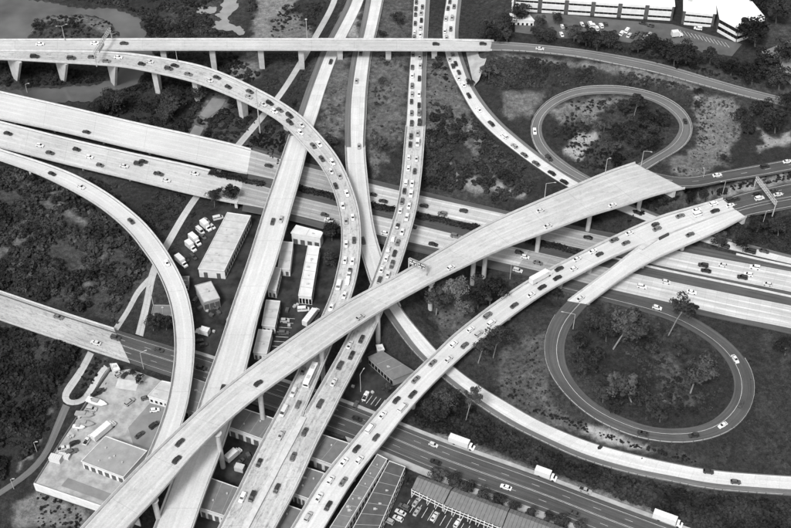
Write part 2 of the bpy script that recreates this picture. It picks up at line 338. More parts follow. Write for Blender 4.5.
ROWS = dict(
 A=[(-70,40,-70,50.3,17),(0,40,0,50.3),(150,39.3,150,50),(300,39.3,300,50),(420,39.5,420,50.5),(494,40.8,492,50.5,17)],
 A2=[(492,40.8,490,50.6,17),(528,43.2,526,52),(580,48.7,575,57),(620,55,612,64),(660,63,653,72.5,18),(700,74.5,692,83),(745,87.5,737,95),(791,99,785,106.5,18.5),(850,113,844,121,18.5)],
 B=[(-70,50.3,-70,57.5,17),(0,50.6,0,59),(60,51.2,58,62.2),(100,52,96,64.4),(132,54.2,126,67),(165,59,157,73),(200,66,189,80.5),(226,75,211,88),(250,86,233,97),(276,99.5,256,107.5),(299,114.7,277,119.5,17),(313,128,291,132),(330.7,148,306,148.5),(341,163,318,162),(349,180.5,328.5,180),(355,197,336,199),(359.3,213,340,217.5),(361,232,341.6,236),(361,250,340.5,255,16),(359,268,337.5,268.5),(355,286,333.5,287),(350,302,327.5,304),(343,318,320.5,319.5,15),(335,338,312,339.5),(327,358,304,358.5,14),(316,385,291.5,385,13.3),(304,414,277.5,412.5,12.5),(289.5,440,262.5,440,12),(265,490,238,490,11),(246.5,527,219,527,10.5),(229,560,201,560,10)],
 F=[(415,-25,432,-25,10),(413.5,0,430,0,10),(411,45,427.5,45),(408,88,426,88,10),(406.5,115,426,115,10.3),(404.5,138,424.7,138,11),(402,170,422,172,12.3),(398,200,418,203,13.3),(391,226,412,229,14.2),(384,248,405.5,251),(377,268,399,271,15),(370,287,391,290.5,15),(361,308,383,312),(351,330,373,334,14.5),(340,352,362.5,356,14),(327.5,374,351.5,377.5),(317,392,342,395,13.2),(304.5,414,331,418,12.5),(293,434,319,440,12),(268,490,296.5,490,11),(249.5,527,276.5,527,10.5),(232,560,260,560,10)],
 E=[(634.7,163,685,188.5,17),(615,169.5,655,195),(598,176,630,204,18),(561,191.8,588,216.5),(528,205.8,553,230,19.5),(480,227.7,505,248),(428,257.6,455,271.5,21.5),(396,276.5,424,287),(342.3,305,370,318,23),(275,350.6,302,365,24),(219,393,248,404.5),(171,436.5,202,446,24),(132,474.5,162,492),(82,527.5,112,545,24),(40,575,70,593,24)],
 D1=[(350,-25,367,-25,9),(347,0,364,0),(328,38,346,38),(321,51,339.5,51,9),(306.5,88,326,88,9),(298,113,318.5,113),(289,136,311,136,10),(276,174.5,301.5,174.5,10.8),(264,210,291.5,210),(247.3,263,276.5,263,11),(232,307,261.5,307),(217.8,351,251,351,11),(206,383,243,383),(196,414,234,414,11),(181.5,455,220.3,455),(167.5,493,205.5,493,11),(154.5,527,194,527),(141,560,182,560,11)],
 D2=[(369,-25,388,-25,9),(366,0,384,0),(358,38,376,38),(353,51,372.5,51,9),(347,88,368,88,9),(345,115,366.7,115),(345,147,365.3,147,9.8),(346.5,175,367.3,175,10.3),(350,208,371,208,10.3),(355,234,375,232),(361.5,255,381,253,9.6),(369,280,389,277,9),(378,303,397,300,8),(386.5,316,404.5,313,7.3),(396,330,415,325.5,6.5),(412.7,352,436,349.5,5.5),(430,368,452,365,4.8),(446,381.5,468,377.5,4.4),(466,397,488,391,4),(490,414,509,403,3.5),(515,429,533,417.5,3),(540,441,559,429.5),(578,458.5,592,442.5,2.7),(628,473.5,640,455.5),(672,482.3,680,464.2,2.5),(715,490.3,720,470.7),(791,496,793,476,2.5),(850,499,852,479,2.5)],
 G1=[(-50,80.5,-54,106,6),(0,92,-4,118),(67,107,63,132),(132,122.3,128,147.5,6),(199,137,195,162.5),(232,144.5,228,170),(252,150,248,174,5.3),(296,164,290,182.5,5),(333,173.5,328,191.5),(369,183.3,364,200.5,4.5),(418,195,412,210.3,4),(506,214.3,497,229.3,3.5),(568,228,559,243.8),(608,237,599,252.5,3),(689,253,682,270.3,3),(791,271.5,784,290.5,3),(850,283,843,303,3)],
 G2=[(-50,110.5,-53,136,6),(0,122,-4,146.5),(66.7,138.8,62,163),(132,153.7,127,178.5,6),(199,168,193,194.5),(242,179.5,236,203.5,5.4),(264,186.5,258,207),(296,196.3,290,213.8,5),(336.5,206,330,223.5),(372,214.8,366,232,4.5),(414,224.3,407,241.5,4),(463,236.3,453,252),(528,250,517,266,3.5),(565,258.5,554,275),(611,268.5,602,287.3,3),(659,278.8,653,298.8,3),(700,287.5,696,308.5),(742,296,738,318),(791,305.7,787,327.5,3),(850,318,846,341,3)],
 GB=[(253,147.5,242,211,5.2),(296,160,288,220,5),(369,178.5,360,239,4.5),(418,190,404,249,4),(506,210.5,497,270,3.5),(568,224,554,281,3.2),(608,232,596,290,3),(700,247,691,313,3),(791,266.5,785,333,3),(850,279,844,348,3)],
 K=[(850,169.5,856,186,12),(791,182.7,799,195.5,12),(749,191,759,203.2,11.5),(722,199,735,209.5,11.2),(692,207.5,707,219.3,11),(659,217,676,231),(621,233.5,640,246,10.6),(585,251,606,260.5),(560,263.8,583,273),(528,281,551,289.5,10.5),(489,307.5,514,315),(451,337.5,478,343),(438,350.5,465.5,353.5),(413,374,441,376.5,10.5),(396,391,424,394),(372,417,400.5,420.5),(354.5,439.3,386,440),(322,478.5,355,478.5,10.5),(292,527.5,325,527.5),(272,560,306,560,10.5)],
 K2=[(856,186,861,197,12),(799,195.5,804,206,12),(759,203.2,767,213.3,11.5),(735,209.5,746,217,11.2),(707,219.3,724,229,11),(676,231,693,242.7,10.8),(640,246.3,660,257,10.4),(621,261,638,269,9.9),(600,277,618,282,9.4),(583,289.5,602,294,8.9),(567.5,301,588,304.5,8.5)],
 MM=[(567.5,301,588,304.5,8.5),(554.7,314,573,321.5,8.1),(546,331,566.5,334.5),(543.3,351,563.5,351,7.2),(546,366,565.5,364.5),(553,380.5,571,376.5),(569.7,401,585,395,6),(594.7,420.5,607,410.5),(634.7,438,644,425.5,5),(660,442.7,663,429,4.7),(684,444,683,428.5),(712,439.5,703,425,4.2),(735.7,428.7,718.5,416.5),(750.7,410,731,402),(755.3,388.7,734.8,387,3.7),(751.3,370,731.8,371),(741.5,353.7,721.5,354),(727,339,706.5,340.5,3.3),(710,326.5,690,330),(692,316.5,673,321.5,3.1),(668,306,656,315.5),(640,299.2,631,308.5,3.1),(603,291,597,299.5,3.1),(560,281.5,553,289,3.1)],
 P=[(449,-25,464,-25,10),(446,0,461.5,0,10),(442,30,458.3,33,10),(444,50,460.3,48),(450,70,466,66,9.8),(459,88,474,86,9.3),(473,113,488,107),(491,132.5,505,125.5,7.2),(510,148,524,141.5),(528,161.5,541,155,5.8),(549,176,563,170),(568,187.5,583,182.5,4.8),(600,203,613,196,4.5),(640,219,650,211,4.2),(680,234,690,226.5,3.9),(710,244.5,722,237,3.5),(750,255,757,246.5,3.3),(791,264.5,797,256.5,3.3),(850,277,856,269,3.3)],
 NN=[(647,170,637,164,17),(659,162,650,156.5),(679,151,665,148,16.6),(690.7,139.7,674,139.7,16),(693,125,680.5,127.5),(684,110,676,117.5,14.5),(669,99.5,663.5,106.5),(650,92,647,99),(625,87,625.5,94.2,12),(600,86,601.5,93.8),(575,88.7,577.5,96),(550,99,557,105,10),(534,115,544.5,116.5),(529.5,127,541,125.5,8.5),(531.5,141,542,136),(541,156,550.5,149.5,7),(561,171,571,166,5.8),(583,182.5,591,177.5,5),(606,193,613,189,4.7)],
 Q=[(648,170.5,684,188.5,17),(680,177.5,700,187),(717,171.8,725,181.8),(754,165.2,760,176.6),(791,158.5,795,170,17),(850,148,854,160,17)],
 S=[(-60,271.5,-45,304,4),(0,291.5,15,325),(66.7,314,81,347),(114,329,130,363,2.2)],
 U=[(114,329,130,363,2.2),(131,334.5,147,369,2),(195,353.5,211,390,1.2),(260,374.5,277,412.5,0.9),(342,402,360,442,0.8),(437,440,455,481,0.8),(528,472.5,546,513,0.8),(595,497.5,613,540),(660,521.5,680,565,0.8),(730,547,750,592,0.8)],
 T=[(333,-25,339,-25,4.5),(331.5,0,337.5,0,4),(311.5,38,318,38),(281.5,88,288,88,2.5),(258,117,264,119),(233.7,146,239.3,148.5,0.8),(191,199,196.8,201.5,0.4),(164,243,170,246.5),(150,270,157,272,0.6),(144,300,150.5,302),(135.5,334,143,336.5,1.0)],
 T2=[(152,273,156,277,0.62),(135.5,289.5,140,292.5,0.6),(128.5,305,133,307),(119,320,123,323),(111,331,116,334,0.9)],
 T3=[(88,351,94,354,0.6),(77,372,83,375),(64,388,71,392),(60.5,398,68,397),(65,406,70,400.5,0.6),(79,405.5,78,400),(88.5,400.5,84,396),(95,388,90,385,0.8),(103,374,98.5,371,1.2),(108,368,104,365,1.4)],
 T4=[(63,404,70,407,0.55),(57,418,64,420.5),(50.5,435,56.5,438,0.4),(42,455,47,458),(27,471,32,475,0.2),(3,488,6,492,0.1),(-25,505,-21,510,0.1)],
)
for k_, rows_ in ROWS.items(): RD[k_] = Road(rows_)

PARA = 0.42
def parapet(rd, side, parent, i0=0, i1=None, h=0.9, dz0=-0.45, name='parapet', mat='parapet', w=PARA, inset=0.0):
    if side == 'L': prof = [(0, inset, dz0), (0, inset + w, dz0), (0, inset + w, 0.12), (0, inset + w * 0.62, h * 0.55), (0, inset + w * 0.55, h), (0, inset, h)]
    else: prof = [(1, -inset, dz0), (1, -inset, h), (1, -inset - w * 0.55, h), (1, -inset - w * 0.62, h * 0.55), (1, -inset - w, 0.12), (1, -inset - w, dz0)]
    mb = rd.sweep(prof[::-1], i0, i1); return mb.build(name, M[mat], parent)
def bridge(key, name, label, surf, i0=0, i1=None, depth=2.0, lines=(), sides='LR', para_i=None, cat='bridge'):
    rd = RD[key]; i1 = len(rd.C) - 1 if i1 is None else i1
    t = empty(name, tuple(rd.C[(i0 + i1) // 2] * np.array((1, 1, 0)))); loc = Vector(t.location)
    tag(t, label, cat)
    kids = []
    kids.append(rd.surface(0, 0, PARA, 1, -PARA, i0, i1).build('deck', M[surf], t))
    g = [(0, 0.0, -0.47), (0.16, 0, -0.75), (0.24, 0, -depth), (0.76, 0, -depth), (0.84, 0, -0.75), (1, 0.0, -0.47), (1, 0, -0.2), (0, 0, -0.2)]
    kids.append(rd.sweep(g, i0, i1).build('girder', M['girder'], t))
    for sd in sides:
        e = (para_i or {}).get(sd, i1); kids.append(parapet(rd, sd, t, i0, e))
        f_, o_ = (0, PARA) if sd == 'L' else (1, -PARA - .5)
        kids.append(rd.sweep([(f_, o_ + .5, .012), (f_, o_, .012)], i0, e, closed=False).build('edge_strip', M['edge_strip'], t))  # narrow darker strip along the inner foot of the parapet
    for f, solid in lines:
        kids.append(rd.dashes(f, 0, 0.16 if solid else 0.18, 3, 9, 0.025, i0, i1, solid=solid).build('lane_marking', M['paint_worn'], t)); kids[-1]['kind'] = 'stuff'
    for k in kids: k.location = -loc      # parts were built in place
    return t
def ground_road(key, name, surf, i0=0, i1=None, dz=0.0, lines=(), shoulders=None, samples=True, label=None):
    """surf over the whole width, shoulders = (mat, off_L, off_R): the travelled way lies proud of an asphalt bed"""
    rd = RD[key]; i1 = len(rd.C) - 1 if i1 is None else i1
    if shoulders:
        sm, ol, orr = shoulders
        t = rd.surface(dz, 0, 0, 1, 0, i0, i1).build(name, M[sm])
        rd.surface(dz + 0.03, 0, ol, 1, -orr, i0, i1).build('travelled_way', M[surf], t)
    else: t = rd.surface(dz, i0=i0, i1=i1).build(name, M[surf])
    tag(t, kind='structure')
    if label: t['label'] = label
    for f, off, solid in lines:
        rd.dashes(f, off, 0.15 if solid else 0.14, 3, 9, dz + 0.05, i0, i1, solid=solid).build('lane_marking', M['paint_worn'], t)['kind'] = 'stuff'
    if samples: ground_samples(rd, i0, i1)
    return t
PIERS = []   # (bridge object, road key, px, py, style)

iB = RD
b_A = bridge('A', 'flyover_bridge', 'long straight concrete flyover crossing the whole top left', 'deck_stained', lines=((0.12, True), (0.5, False), (0.88, True)))
b_B = bridge('B', 'flyover_bridge', 'jammed curving concrete flyover sweeping from top left down to bottom centre', 'deck_worn', lines=((0.12, True), (0.5, False), (0.9, True)), para_i={'L': RD['B'].idx_near(291, 413)})
i_f = RD['F'].idx_near(415, 128)
b_F = bridge('F', 'flyover_bridge', 'jammed two-lane flyover running from top centre down under the widest bridge', 'deck_worn', i0=i_f, lines=((0.14, True), (0.5, False), (0.88, True)), para_i={'L': RD['F'].idx_near(318, 415)})
b_E = bridge('E', 'flyover_bridge', 'widest and highest diagonal concrete bridge with a sign gantry', 'deck_stained', depth=2.3, lines=((0.08, True), (0.3, False), (0.52, False), (0.74, False), (0.93, True)))
i_d1 = RD['D1'].idx_near(300, 136)
b_D1 = bridge('D1', 'highway_bridge', 'straight bright bridge deck running down past the white warehouses', 'deck', i0=i_d1, lines=((0.1, True), (0.45, False), (0.72, True)))
i_d2 = RD['D2'].idx_near(355, 147); i_d2e = RD['D2'].idx_near(393, 305)
b_D2 = bridge('D2', 'highway_bridge', 'bright bridge passing under the two jammed flyovers in the centre', 'deck', i0=i_d2, i1=i_d2e, lines=((0.2, True), (0.85, True)))
i_g1 = RD['G1'].idx_near(249, 162); i_g2 = RD['G2'].idx_near(238, 191)
b_G1 = bridge('G1', 'freeway_bridge', 'upper of two low parallel freeway bridges at left, nearly empty', 'deck', i1=i_g1, depth=1.5, lines=((0.12, True), (0.34, False), (0.56, False), (0.78, False), (0.93, True)))
b_G2 = bridge('G2', 'freeway_bridge', 'lower of two low parallel freeway bridges at left, carrying scattered cars', 'deck_stained', i1=i_g2, depth=1.5, lines=((0.1, True), (0.3, False), (0.5, False), (0.7, False), (0.9, True)))
i_k = RD['K'].idx_near(728, 205)
b_K = bridge('K', 'flyover_bridge', 'busy flyover climbing diagonally from bottom centre to the right edge', 'deck', i0=i_k, lines=((0.1, True), (0.38, False), (0.66, False), (0.93, True)), sides='L')
i_k2 = RD['K2'].idx_near(740, 213)
b_K2 = bridge('K2', 'ramp_bridge', 'ramp bridge branching off the busy flyover towards the looping ramp', 'deck', i0=i_k2, lines=((0.2, True), (0.85, True)), sides='R')
i_kg = RD['K'].idx_near(630, 240); i_k2g = RD['K2'].idx_near(650, 252)
for o_ in (parapet(RD['K'], 'R', b_K, i0=i_kg), parapet(RD['K2'], 'L', b_K2, i0=i_k2g)): o_.location = -Vector(o_.parent.location)
RD['R'] = Road([(-50,133.5,-50,146,6),(0,149.7,-6,158.5),(45,164,32,171.8,6.3),(76.7,176.3,60,184.5),(106.7,193,88,199.5,7.2),(132,212,110,215),(149,228,130,233.5),(165.3,249,144,252,8.5),(175.5,266,154,266),(185.3,286,164.5,287.5),(191.3,307,171,309,9.2),(194.7,331,174,331),(195,352,174.8,352,9.5),(192.8,377,172.3,377),(188,406,166.5,406,9.5),(181,430,158.5,430),(171,455,148,455,9.5),(158,482,135,482),(140,515,117,515),(118,550,95,550,9.5)])
b_R = bridge('R', 'ramp_bridge', 'lone curving ramp bridge arcing down the left side', 'deck', lines=((0.2, True), (0.85, True)))
b_S = bridge('S', 'street_bridge', 'low street bridge over the scrub at the left edge', 'deck_worn', depth=1.2, lines=((0.13, True), (0.33, False), (0.53, True), (0.56, True), (0.76, False)))
RD['S'].sweep([(0, 2.6, 0.5), (0, 2.6, 0.0), (0, 2.9, 0.0), (0, 2.9, 0.5)][::-1]).build('walkway_barrier', M['steel_dark'], b_S).location = -Vector(b_S.location)
# centre barrier strip where the two jammed flyovers merge
mg = MB(); F_, B_ = RD['F'], RD['B']
gi = [i for i in range(len(B_.C)) if proj(B_.C[i])[1] > 414 and proj(B_.C[i])[1] < 552]

# at-grade roads
ground_road('GB', 'freeway_bed', 'asphalt', dz=-0.02)
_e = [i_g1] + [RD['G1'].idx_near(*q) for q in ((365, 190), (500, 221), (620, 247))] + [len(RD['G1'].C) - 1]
for _j, _m in enumerate(('pcc_dark', 'pcc', 'pcc_dark', 'pcc')): ground_road('G1', 'freeway_carriageway', _m, i0=_e[_j], i1=_e[_j + 1], dz=0.04, lines=((0.04, 0, True), (0.24, 0, False), (0.48, 0, False), (0.72, 0, False), (0.97, 0, True)), samples=False)
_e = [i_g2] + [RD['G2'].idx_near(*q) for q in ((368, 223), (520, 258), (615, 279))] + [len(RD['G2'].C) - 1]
for _j, _m in enumerate(('pcc_dark', 'pcc', 'pcc_dark', 'pcc')): ground_road('G2', 'freeway_carriageway', _m, i0=_e[_j], i1=_e[_j + 1], dz=0.04, lines=((0.04, 0, True), (0.24, 0, False), (0.48, 0, False), (0.72, 0, False), (0.97, 0, True)), samples=False)
ground_road('A2', 'hillside_road', 'asphalt_grey', lines=((0.08, 0, True), (0.3, 0, True), (0.88, 0, True)))
ground_road('F', 'approach_road', 'pcc_bright', i1=i_f, shoulders=('asphalt_grey', 0.4, 2.4), lines=((0.42, 0, False),))
ground_road('D1', 'approach_road', 'pcc_bright', i1=i_d1, shoulders=('asphalt_grey', 3.2, 0.3), lines=((0.6, 0, False),))
ground_road('D2', 'approach_road', 'pcc_bright', i1=i_d2, shoulders=('asphalt_grey', 2.9, 1.2), lines=((0.55, 0, False),))
ground_road('D2', 'ramp_road', 'pcc_bright', i0=i_d2e, shoulders=('asphalt_grey', 3.0, 0.5), lines=((0.6, 0, False),))
ground_road('P', 'ramp_road', 'pcc_bright', shoulders=('asphalt_grey', 0.4, 2.0), dz=0.03)
ground_road('NN', 'loop_road', 'asphalt_grey', dz=0.02, lines=((0.12, 0, True), (0.72, 0, True)))
ground_road('MM', 'loop_road', 'asphalt', lines=((0.62, 0, True),), dz=0.02)
ground_road('Q', 'hillside_road', 'asphalt', lines=((0.12, 0, True), (0.5, 0, False), (0.85, 0, True)))
ground_road('K', 'hillside_road', 'asphalt', i1=i_k, lines=((0.1, 0, True), (0.38, 0, False), (0.66, 0, False), (0.97, 0, True)))
ground_road('K2', 'hillside_road', 'asphalt', i1=i_k2, dz=-0.01, lines=((0.2, 0, True), (0.8, 0, True)))
ground_road('U', 'street', 'asphalt', lines=((0.13, 0, True), (0.3, 0, False), (0.47, 0, True), (0.5, 0, True), (0.68, 0, False), (0.87, 0, True)))
for k_, nm in (('T', 'footpath'), ('T2', 'footpath'), ('T3', 'footpath'), ('T4', 'footpath')): ground_road(k_, nm, 'path' if k_ != 'T4' else 'asphalt_grey')
# pavement (sidewalk) along both sides of the street
for f, o0, o1 in ((0, -2.2, 0.0), (1, 0.0, 4.2)):
    i0_ = RD['U'].idx_near(200, 370) if f == 0 else RD['U'].idx_near(330, 425)
    mb = RD['U'].sweep([(f, o0, 0.14), (f, o1, 0.14), (f, o1, -0.3), (f, o0, -0.3)], i0_)
    tag(mb.build('pavement', M['slope']), kind='structure')
# bank of the embankment kept smooth by guard rails on the loop
def guard_rail(key, side, i0, i1, parent_label, post_every=4.0):
    rd = RD[key]; t = empty('guard_rail', tuple(rd.pt(i0, 0 if side == 'L' else 1, 0, 0))); tag(t, parent_label, 'guard rail'); lo = -Vector(t.location)
    f, o = (0, 0.15) if side == 'L' else (1, -0.15)
    r = rd.sweep([(f, o - 0.05, 0.45), (f, o + 0.05, 0.45), (f, o + 0.05, 0.8), (f, o - 0.05, 0.8)], i0, i1).build('rail', M['steel'], t); r.location = lo
    pm = None; d = rd.D[i0]
    while d < rd.D[i1]:
        i = int(np.searchsorted(rd.D, d)); p = rd.pt(min(i, len(rd.C) - 1), f, o + (-0.16 if side == 'L' else 0.16), 0)
        if pm is None:
            q = MB(); q.box((0, 0, 0.35), (0.2, 0.2, 1.1)); pm = q.mesh('post')
        po = link('post', pm, M['steel_dark'], t); po.location = Vector(p) + lo; d += post_every
    return t
_m = RD['MM']
guard_rail('MM', 'L', _m.idx_near(556, 318), _m.idx_near(745, 350), 'steel guard rail round the outside of the lower right loop ramp')
guard_rail('NN', 'L', RD['NN'].idx_near(655, 157), RD['NN'].idx_near(545, 150), 'steel guard rail round the outside of the upper right loop ramp')
guard_rail('A2', 'R', RD['A2'].idx_near(500, 46), RD['A2'].idx_near(780, 102), 'steel guard rail on the downhill side of the top right hillside road')
guard_rail('D2', 'L', i_d2e + 2, RD['D2'].idx_near(785, 486), 'pale guard rail along the lower edge of the long bottom right ramp')
guard_rail('D2', 'R', 2, i_d2 - 1, 'guard rail beside the right carriageway at top centre', 5.0)
guard_rail('F', 'R', 2, i_f - 1, 'guard rail beside the jammed road at top centre', 5.0)

# ------------------------------------------------------------------ paved yards (flat sheets the land must meet)
def patch(name, poly, z, mat, kind='structure'):
    P = [at(x, y, z) for x, y in poly]
    area = sum(P[i].x * P[(i + 1) % len(P)].y - P[(i + 1) % len(P)].x * P[i].y for i in range(len(P)))
    if area < 0: P = P[::-1]
    bm = bmesh.new(); f = bm.faces.new([bm.verts.new(p) for p in P]); bmesh.ops.triangulate(bm, faces=[f])
    me = bpy.data.meshes.new(name); bm.to_mesh(me); bm.free(); o = link(name, me, M[mat]); tag(o, kind=kind)
    xs = [p.x for p in P]; ys = [p.y for p in P]
    for gx in np.arange(min(xs), max(xs), 2.2):
        for gy in np.arange(min(ys), max(ys), 2.2):
            if inpoly(gx, gy, [(p.x, p.y) for p in P]): GROUND.append((gx, gy, z - 0.15))
    n = len(P)
    for i in range(n):
        a, b = P[i], P[(i + 1) % n]
        for k in range(int((b - a).length / 2.0) + 1): q = a.lerp(b, k / max(1, int((b - a).length / 2.0))); GROUND.append((q.x, q.y, z - 0.15))
    return o
def inpoly(x, y, P):
    c = False; j = len(P) - 1
    for i in range(len(P)):
        if (P[i][1] > y) != (P[j][1] > y) and x < (P[j][0] - P[i][0]) * (y - P[i][1]) / (P[j][1] - P[i][1]) + P[i][0]: c = not c
        j = i
    return c
patch('yard', [(222,206),(240,205),(262,212),(250,262),(236,306),(214,358),(196,350),(196,310),(186,282),(172,258),(190,232),(206,212)], 1.0, 'yard_dark')
patch('yard', [(297,221),(330,226),(343,245),(338,275),(325,312),(300,332),(272,352),(240,395),(232,392),(252,356),(266,300),(280,250)], 1.05, 'yard_dark')
patch('yard', [(110,372),(130,369),(165,382),(190,390),(180,425),(158,470),(130,515),(100,506),(35,484),(63,440)], 2.4, 'yard_white')
patch('car_park', [(515,13),(560,14),(610,19),(672,24),(742,44),(732,56),(700,52),(655,46),(610,40),(560,38),(515,32)], 18.2, 'lot')
patch('car_park', [(758,53),(800,36),(800,92),(770,66)], 19, 'yard_grey')
patch('car_park', [(398,482),(412,490),(470,515),(500,530),(480,545),(372,545)], 0.5, 'yard_dark')
patch('car_park', [(343,372),(372,350),(386,350),(416,374),(404,400),(384,414),(345,398)], 1.2, 'yard_dark')
patch('concrete_pad', [(212,98),(226,99),(221,108),(209,117),(204,117),(200,115)], 0.5, 'yard_grey')
patch('concrete_pad', [(195,125),(204,128),(199,137),(188,136)], 0.4, 'yard_grey')
patch('yard', [(186,395),(208,392),(280,414),(340,438),(390,450),(372,530),(180,530),(170,440)], 0.5, 'yard_dark')

# ------------------------------------------------------------------ land
LAKE = [(-120,-70),(-20,-14),(10,-6),(38,1),(67,4.5),(100,6.5),(117,8.5),(130,12.5),(138,18),(145,30),(147,38),(152,51),(150,62),(145,72),(139,80),(128,86),(110,92),(90,99),(60,101),(20,98),(-80,93),(-80,86),(20,89),(60,87),(90,85),(112,80),(121,70),(121,50),(121,38),(117,28),(108,20),(95,15),(80,13),(55,13.5),(40,18),(33,26),(27,36),(20,43),(-120,46)]
POND = [(223,-8),(238,-8),(238,2),(237,7),(230,12.5),(228.5,18),(227,21),(232,23.5),(243.5,25),(243.5,30),(233.5,37.5),(232,37.5),(238.5,31),(235,27.5),(225,29),(215,27),(208.5,26),(213.5,21.5),(220,19),(217,14),(223,8)]
POND2 = [(193,6.5),(215,5.8),(213.5,11),(203.5,13.5),(198.5,11.5)]
CTRL = [(20,80,0),(60,250,0),(10,200,0),(120,260,0),(60,300,0),(20,400,0),(40,350,0),(100,300,0),(180,110,.5),(150,95,0),(230,130,.5),(200,40,.5),(250,20,1),(280,60,2.5),(170,15,0),(60,28,.8),(0,-20,0),(100,-10,0),(160,300,.5),(20,500,0),(60,515,0),(-40,250,0),(-40,420,0),(20,440,0),(60,545,0),(-40,60,0),(-40,540,0),(100,120,0),(40,108,0),(150,190,0),(100,180,0),(60,165,0),(180,215,.5),(210,170,.3),(260,140,1),(280,120,3),(225,60,.8),(200,90,.5),
 (330,345,1),(400,370,1.5),(430,550,.5),(600,560,.5),(470,290,2),(440,320,2),(520,350,2),(500,390,2),(480,270,2.2),(560,300,2.2),(530,400,2.4),(620,360,3),(680,380,3),(650,400,3.3),(620,330,3.4),(600,345,4),(700,350,2.8),(770,350,2.5),(770,420,2.5),(760,460,2.5),(500,440,1.5),(600,475,1.5),(700,510,1),(780,520,1),(460,410,1.5),(780,370,2.5),(600,436,4),(640,450,3),
 (700,110,15),(740,130,16),(780,130,16.5),(720,160,16.5),(660,170,16.5),(620,130,9),(600,115,9),(590,150,7),(640,140,12),(625,150,10.5),(560,130,7),(540,70,15),(600,70,16.5),(650,82,16),(560,20,18),(650,30,18.2),(720,30,18.6),(780,60,19),(700,60,18.3),(500,20,14),(480,30,12),(520,75,13),(500,100,10),(540,90,12),(470,160,7),(440,120,8.5),(440,170,6.5),(390,60,9),(390,120,9),(335,100,8.8),(335,130,8.5),(390,160,8),(500,185,5.5),(540,190,5),(735,230,6),(770,225,6.5),(700,240,4.6),(780,240,5),(770,180,14),(724,187,13),(700,193,11),(690,201,7),(706,206,7),(722,204,8.5),(640,205,6),(610,215,4.5),(330,160,7),(390,175,6.5),(600,-20,19),(760,10,19),(480,-20,12),(840,60,19.5),(840,150,17)]
for x, y, z in CTRL:
    p = at(x, y, z)
    for dx, dy in ((0, 0), (3, 0), (-3, 0), (0, 4), (0, -4)): GROUND.append((p.x + dx, p.y + dy, z))
def axis(a, b, step, far):
    c = list(np.arange(a, b, step)); s_, lo, hi = step, a, c[-1]; pre, post = [], []
    while lo > -far: s_ *= 1.35; lo -= s_; pre.append(lo); hi += s_; post.append(hi)
    return np.array(pre[::-1] + c + post)
GX, GY = axis(-345, 345, 1.7, 4200), axis(185, 730, 1.7, 4200)
kd = kdtree.KDTree(len(GROUND))
for i, g in enumerate(GROUND): kd.insert((g[0], g[1], 0), i)
kd.balance(); GZ = np.array([g[2] for g in GROUND])
Z = np.zeros((len(GX), len(GY))); NEAR = np.full(Z.shape, 1e9); ZN = np.zeros(Z.shape)
for i, x in enumerate(GX):
    for j, y in enumerate(GY):
        r = kd.find_n((x, y, 0), 9); d = np.array([q[2] for q in r]) + 0.4; ii = [q[1] for q in r]
        w = d ** -2.2; Z[i, j] = (w * GZ[ii]).sum() / w.sum(); NEAR[i, j] = r[0][2]
        ZN[i, j] = min(GZ[q[1]] for q in r if q[2] < r[0][2] + 1.5)
for _ in range(4):
    P_ = np.pad(Z, 1, mode='edge'); Z = (P_[:-2, 1:-1] + P_[2:, 1:-1] + P_[1:-1, :-2] + P_[1:-1, 2:] + 2 * P_[1:-1, 1:-1]) / 6
PXX, PYY = np.meshgrid(GX, GY, indexing='ij')
# gentle unevenness away from the paved ground
und = np.zeros(Z.shape)
for fx, fy, a, ph in ((0.09, 0.05, .35, 1), (0.04, 0.11, .4, 2), (0.21, 0.17, .18, 3), (0.33, -0.26, .12, .5), (-0.15, 0.29, .14, 4)): und += a * np.sin(PXX * fx + PYY * fy + ph + 1.7 * np.sin(PYY * fx * 0.7))
Z += und * np.clip((NEAR - 3) / 8, 0, 1)
Z = np.where(NEAR < 2.6, np.minimum(Z, ZN - 0.02), Z)
def vproj(X, Y, Zz):
    z = Zz - CAM_H; dep = Y * _c - z * _s; up = Y * _s + z * _c; dep = np.where(np.abs(dep) < 1, 1, dep)
    return PW / 2 + FPX * X / dep, PH / 2 - FPX * up / dep
def mask(PX, PY, poly, soft=2.5):
    """soft inside-polygon weight"""
    ins = np.zeros(PX.shape, bool); dmin = np.full(PX.shape, 1e9); n = len(poly)
    for i in range(n):
        (x1, y1), (x0, y0) = poly[i], poly[i - 1]
        c = ((y1 > PY) != (y0 > PY)) & (PX < (x0 - x1) * (PY - y1) / ((y0 - y1) or 1e-9) + x1); ins ^= c
        t = np.clip(((PX - x0) * (x1 - x0) + (PY - y0) * (y1 - y0)) / ((x1 - x0) ** 2 + (y1 - y0) ** 2 + 1e-9), 0, 1)
        dmin = np.minimum(dmin, np.hypot(PX - x0 - t * (x1 - x0), PY - y0 - t * (y1 - y0)))
    return np.clip(0.5 + np.where(ins, dmin, -dmin) / soft / 2, 0, 1)
_wl = [at(x, y, 2.4) for x, y in ((20,479),(34,485),(67,496),(100,507),(150,524))]
_wy = np.interp(PXX, [p.x for p in _wl], [p.y for p in _wl]); _inw = (PXX > _wl[0].x) & (PXX < _wl[-1].x) & (PYY < _wy + 1.9) & (PYY > 180)
Z = np.where(_inw, np.minimum(Z, -0.9), Z)
SX, SY = vproj(PXX, PYY, Z); OKV = (PYY > 150) & (np.abs(PXX) < 500) & (PYY < 900)
ww = np.zeros(Z.shape)
for pl in (LAKE, POND, POND2): ww = np.maximum(ww, np.where(OKV, mask(SX + 1.6 * np.sin(PXX * .55 + 2 * np.sin(PYY * .31)) + 1.0 * np.sin(PYY * 1.1 + PXX * .4), SY + 1.0 * np.sin(PYY * .5 + PXX * .27) + .7 * np.sin(PXX * 1.3), pl, 1.6), 0))
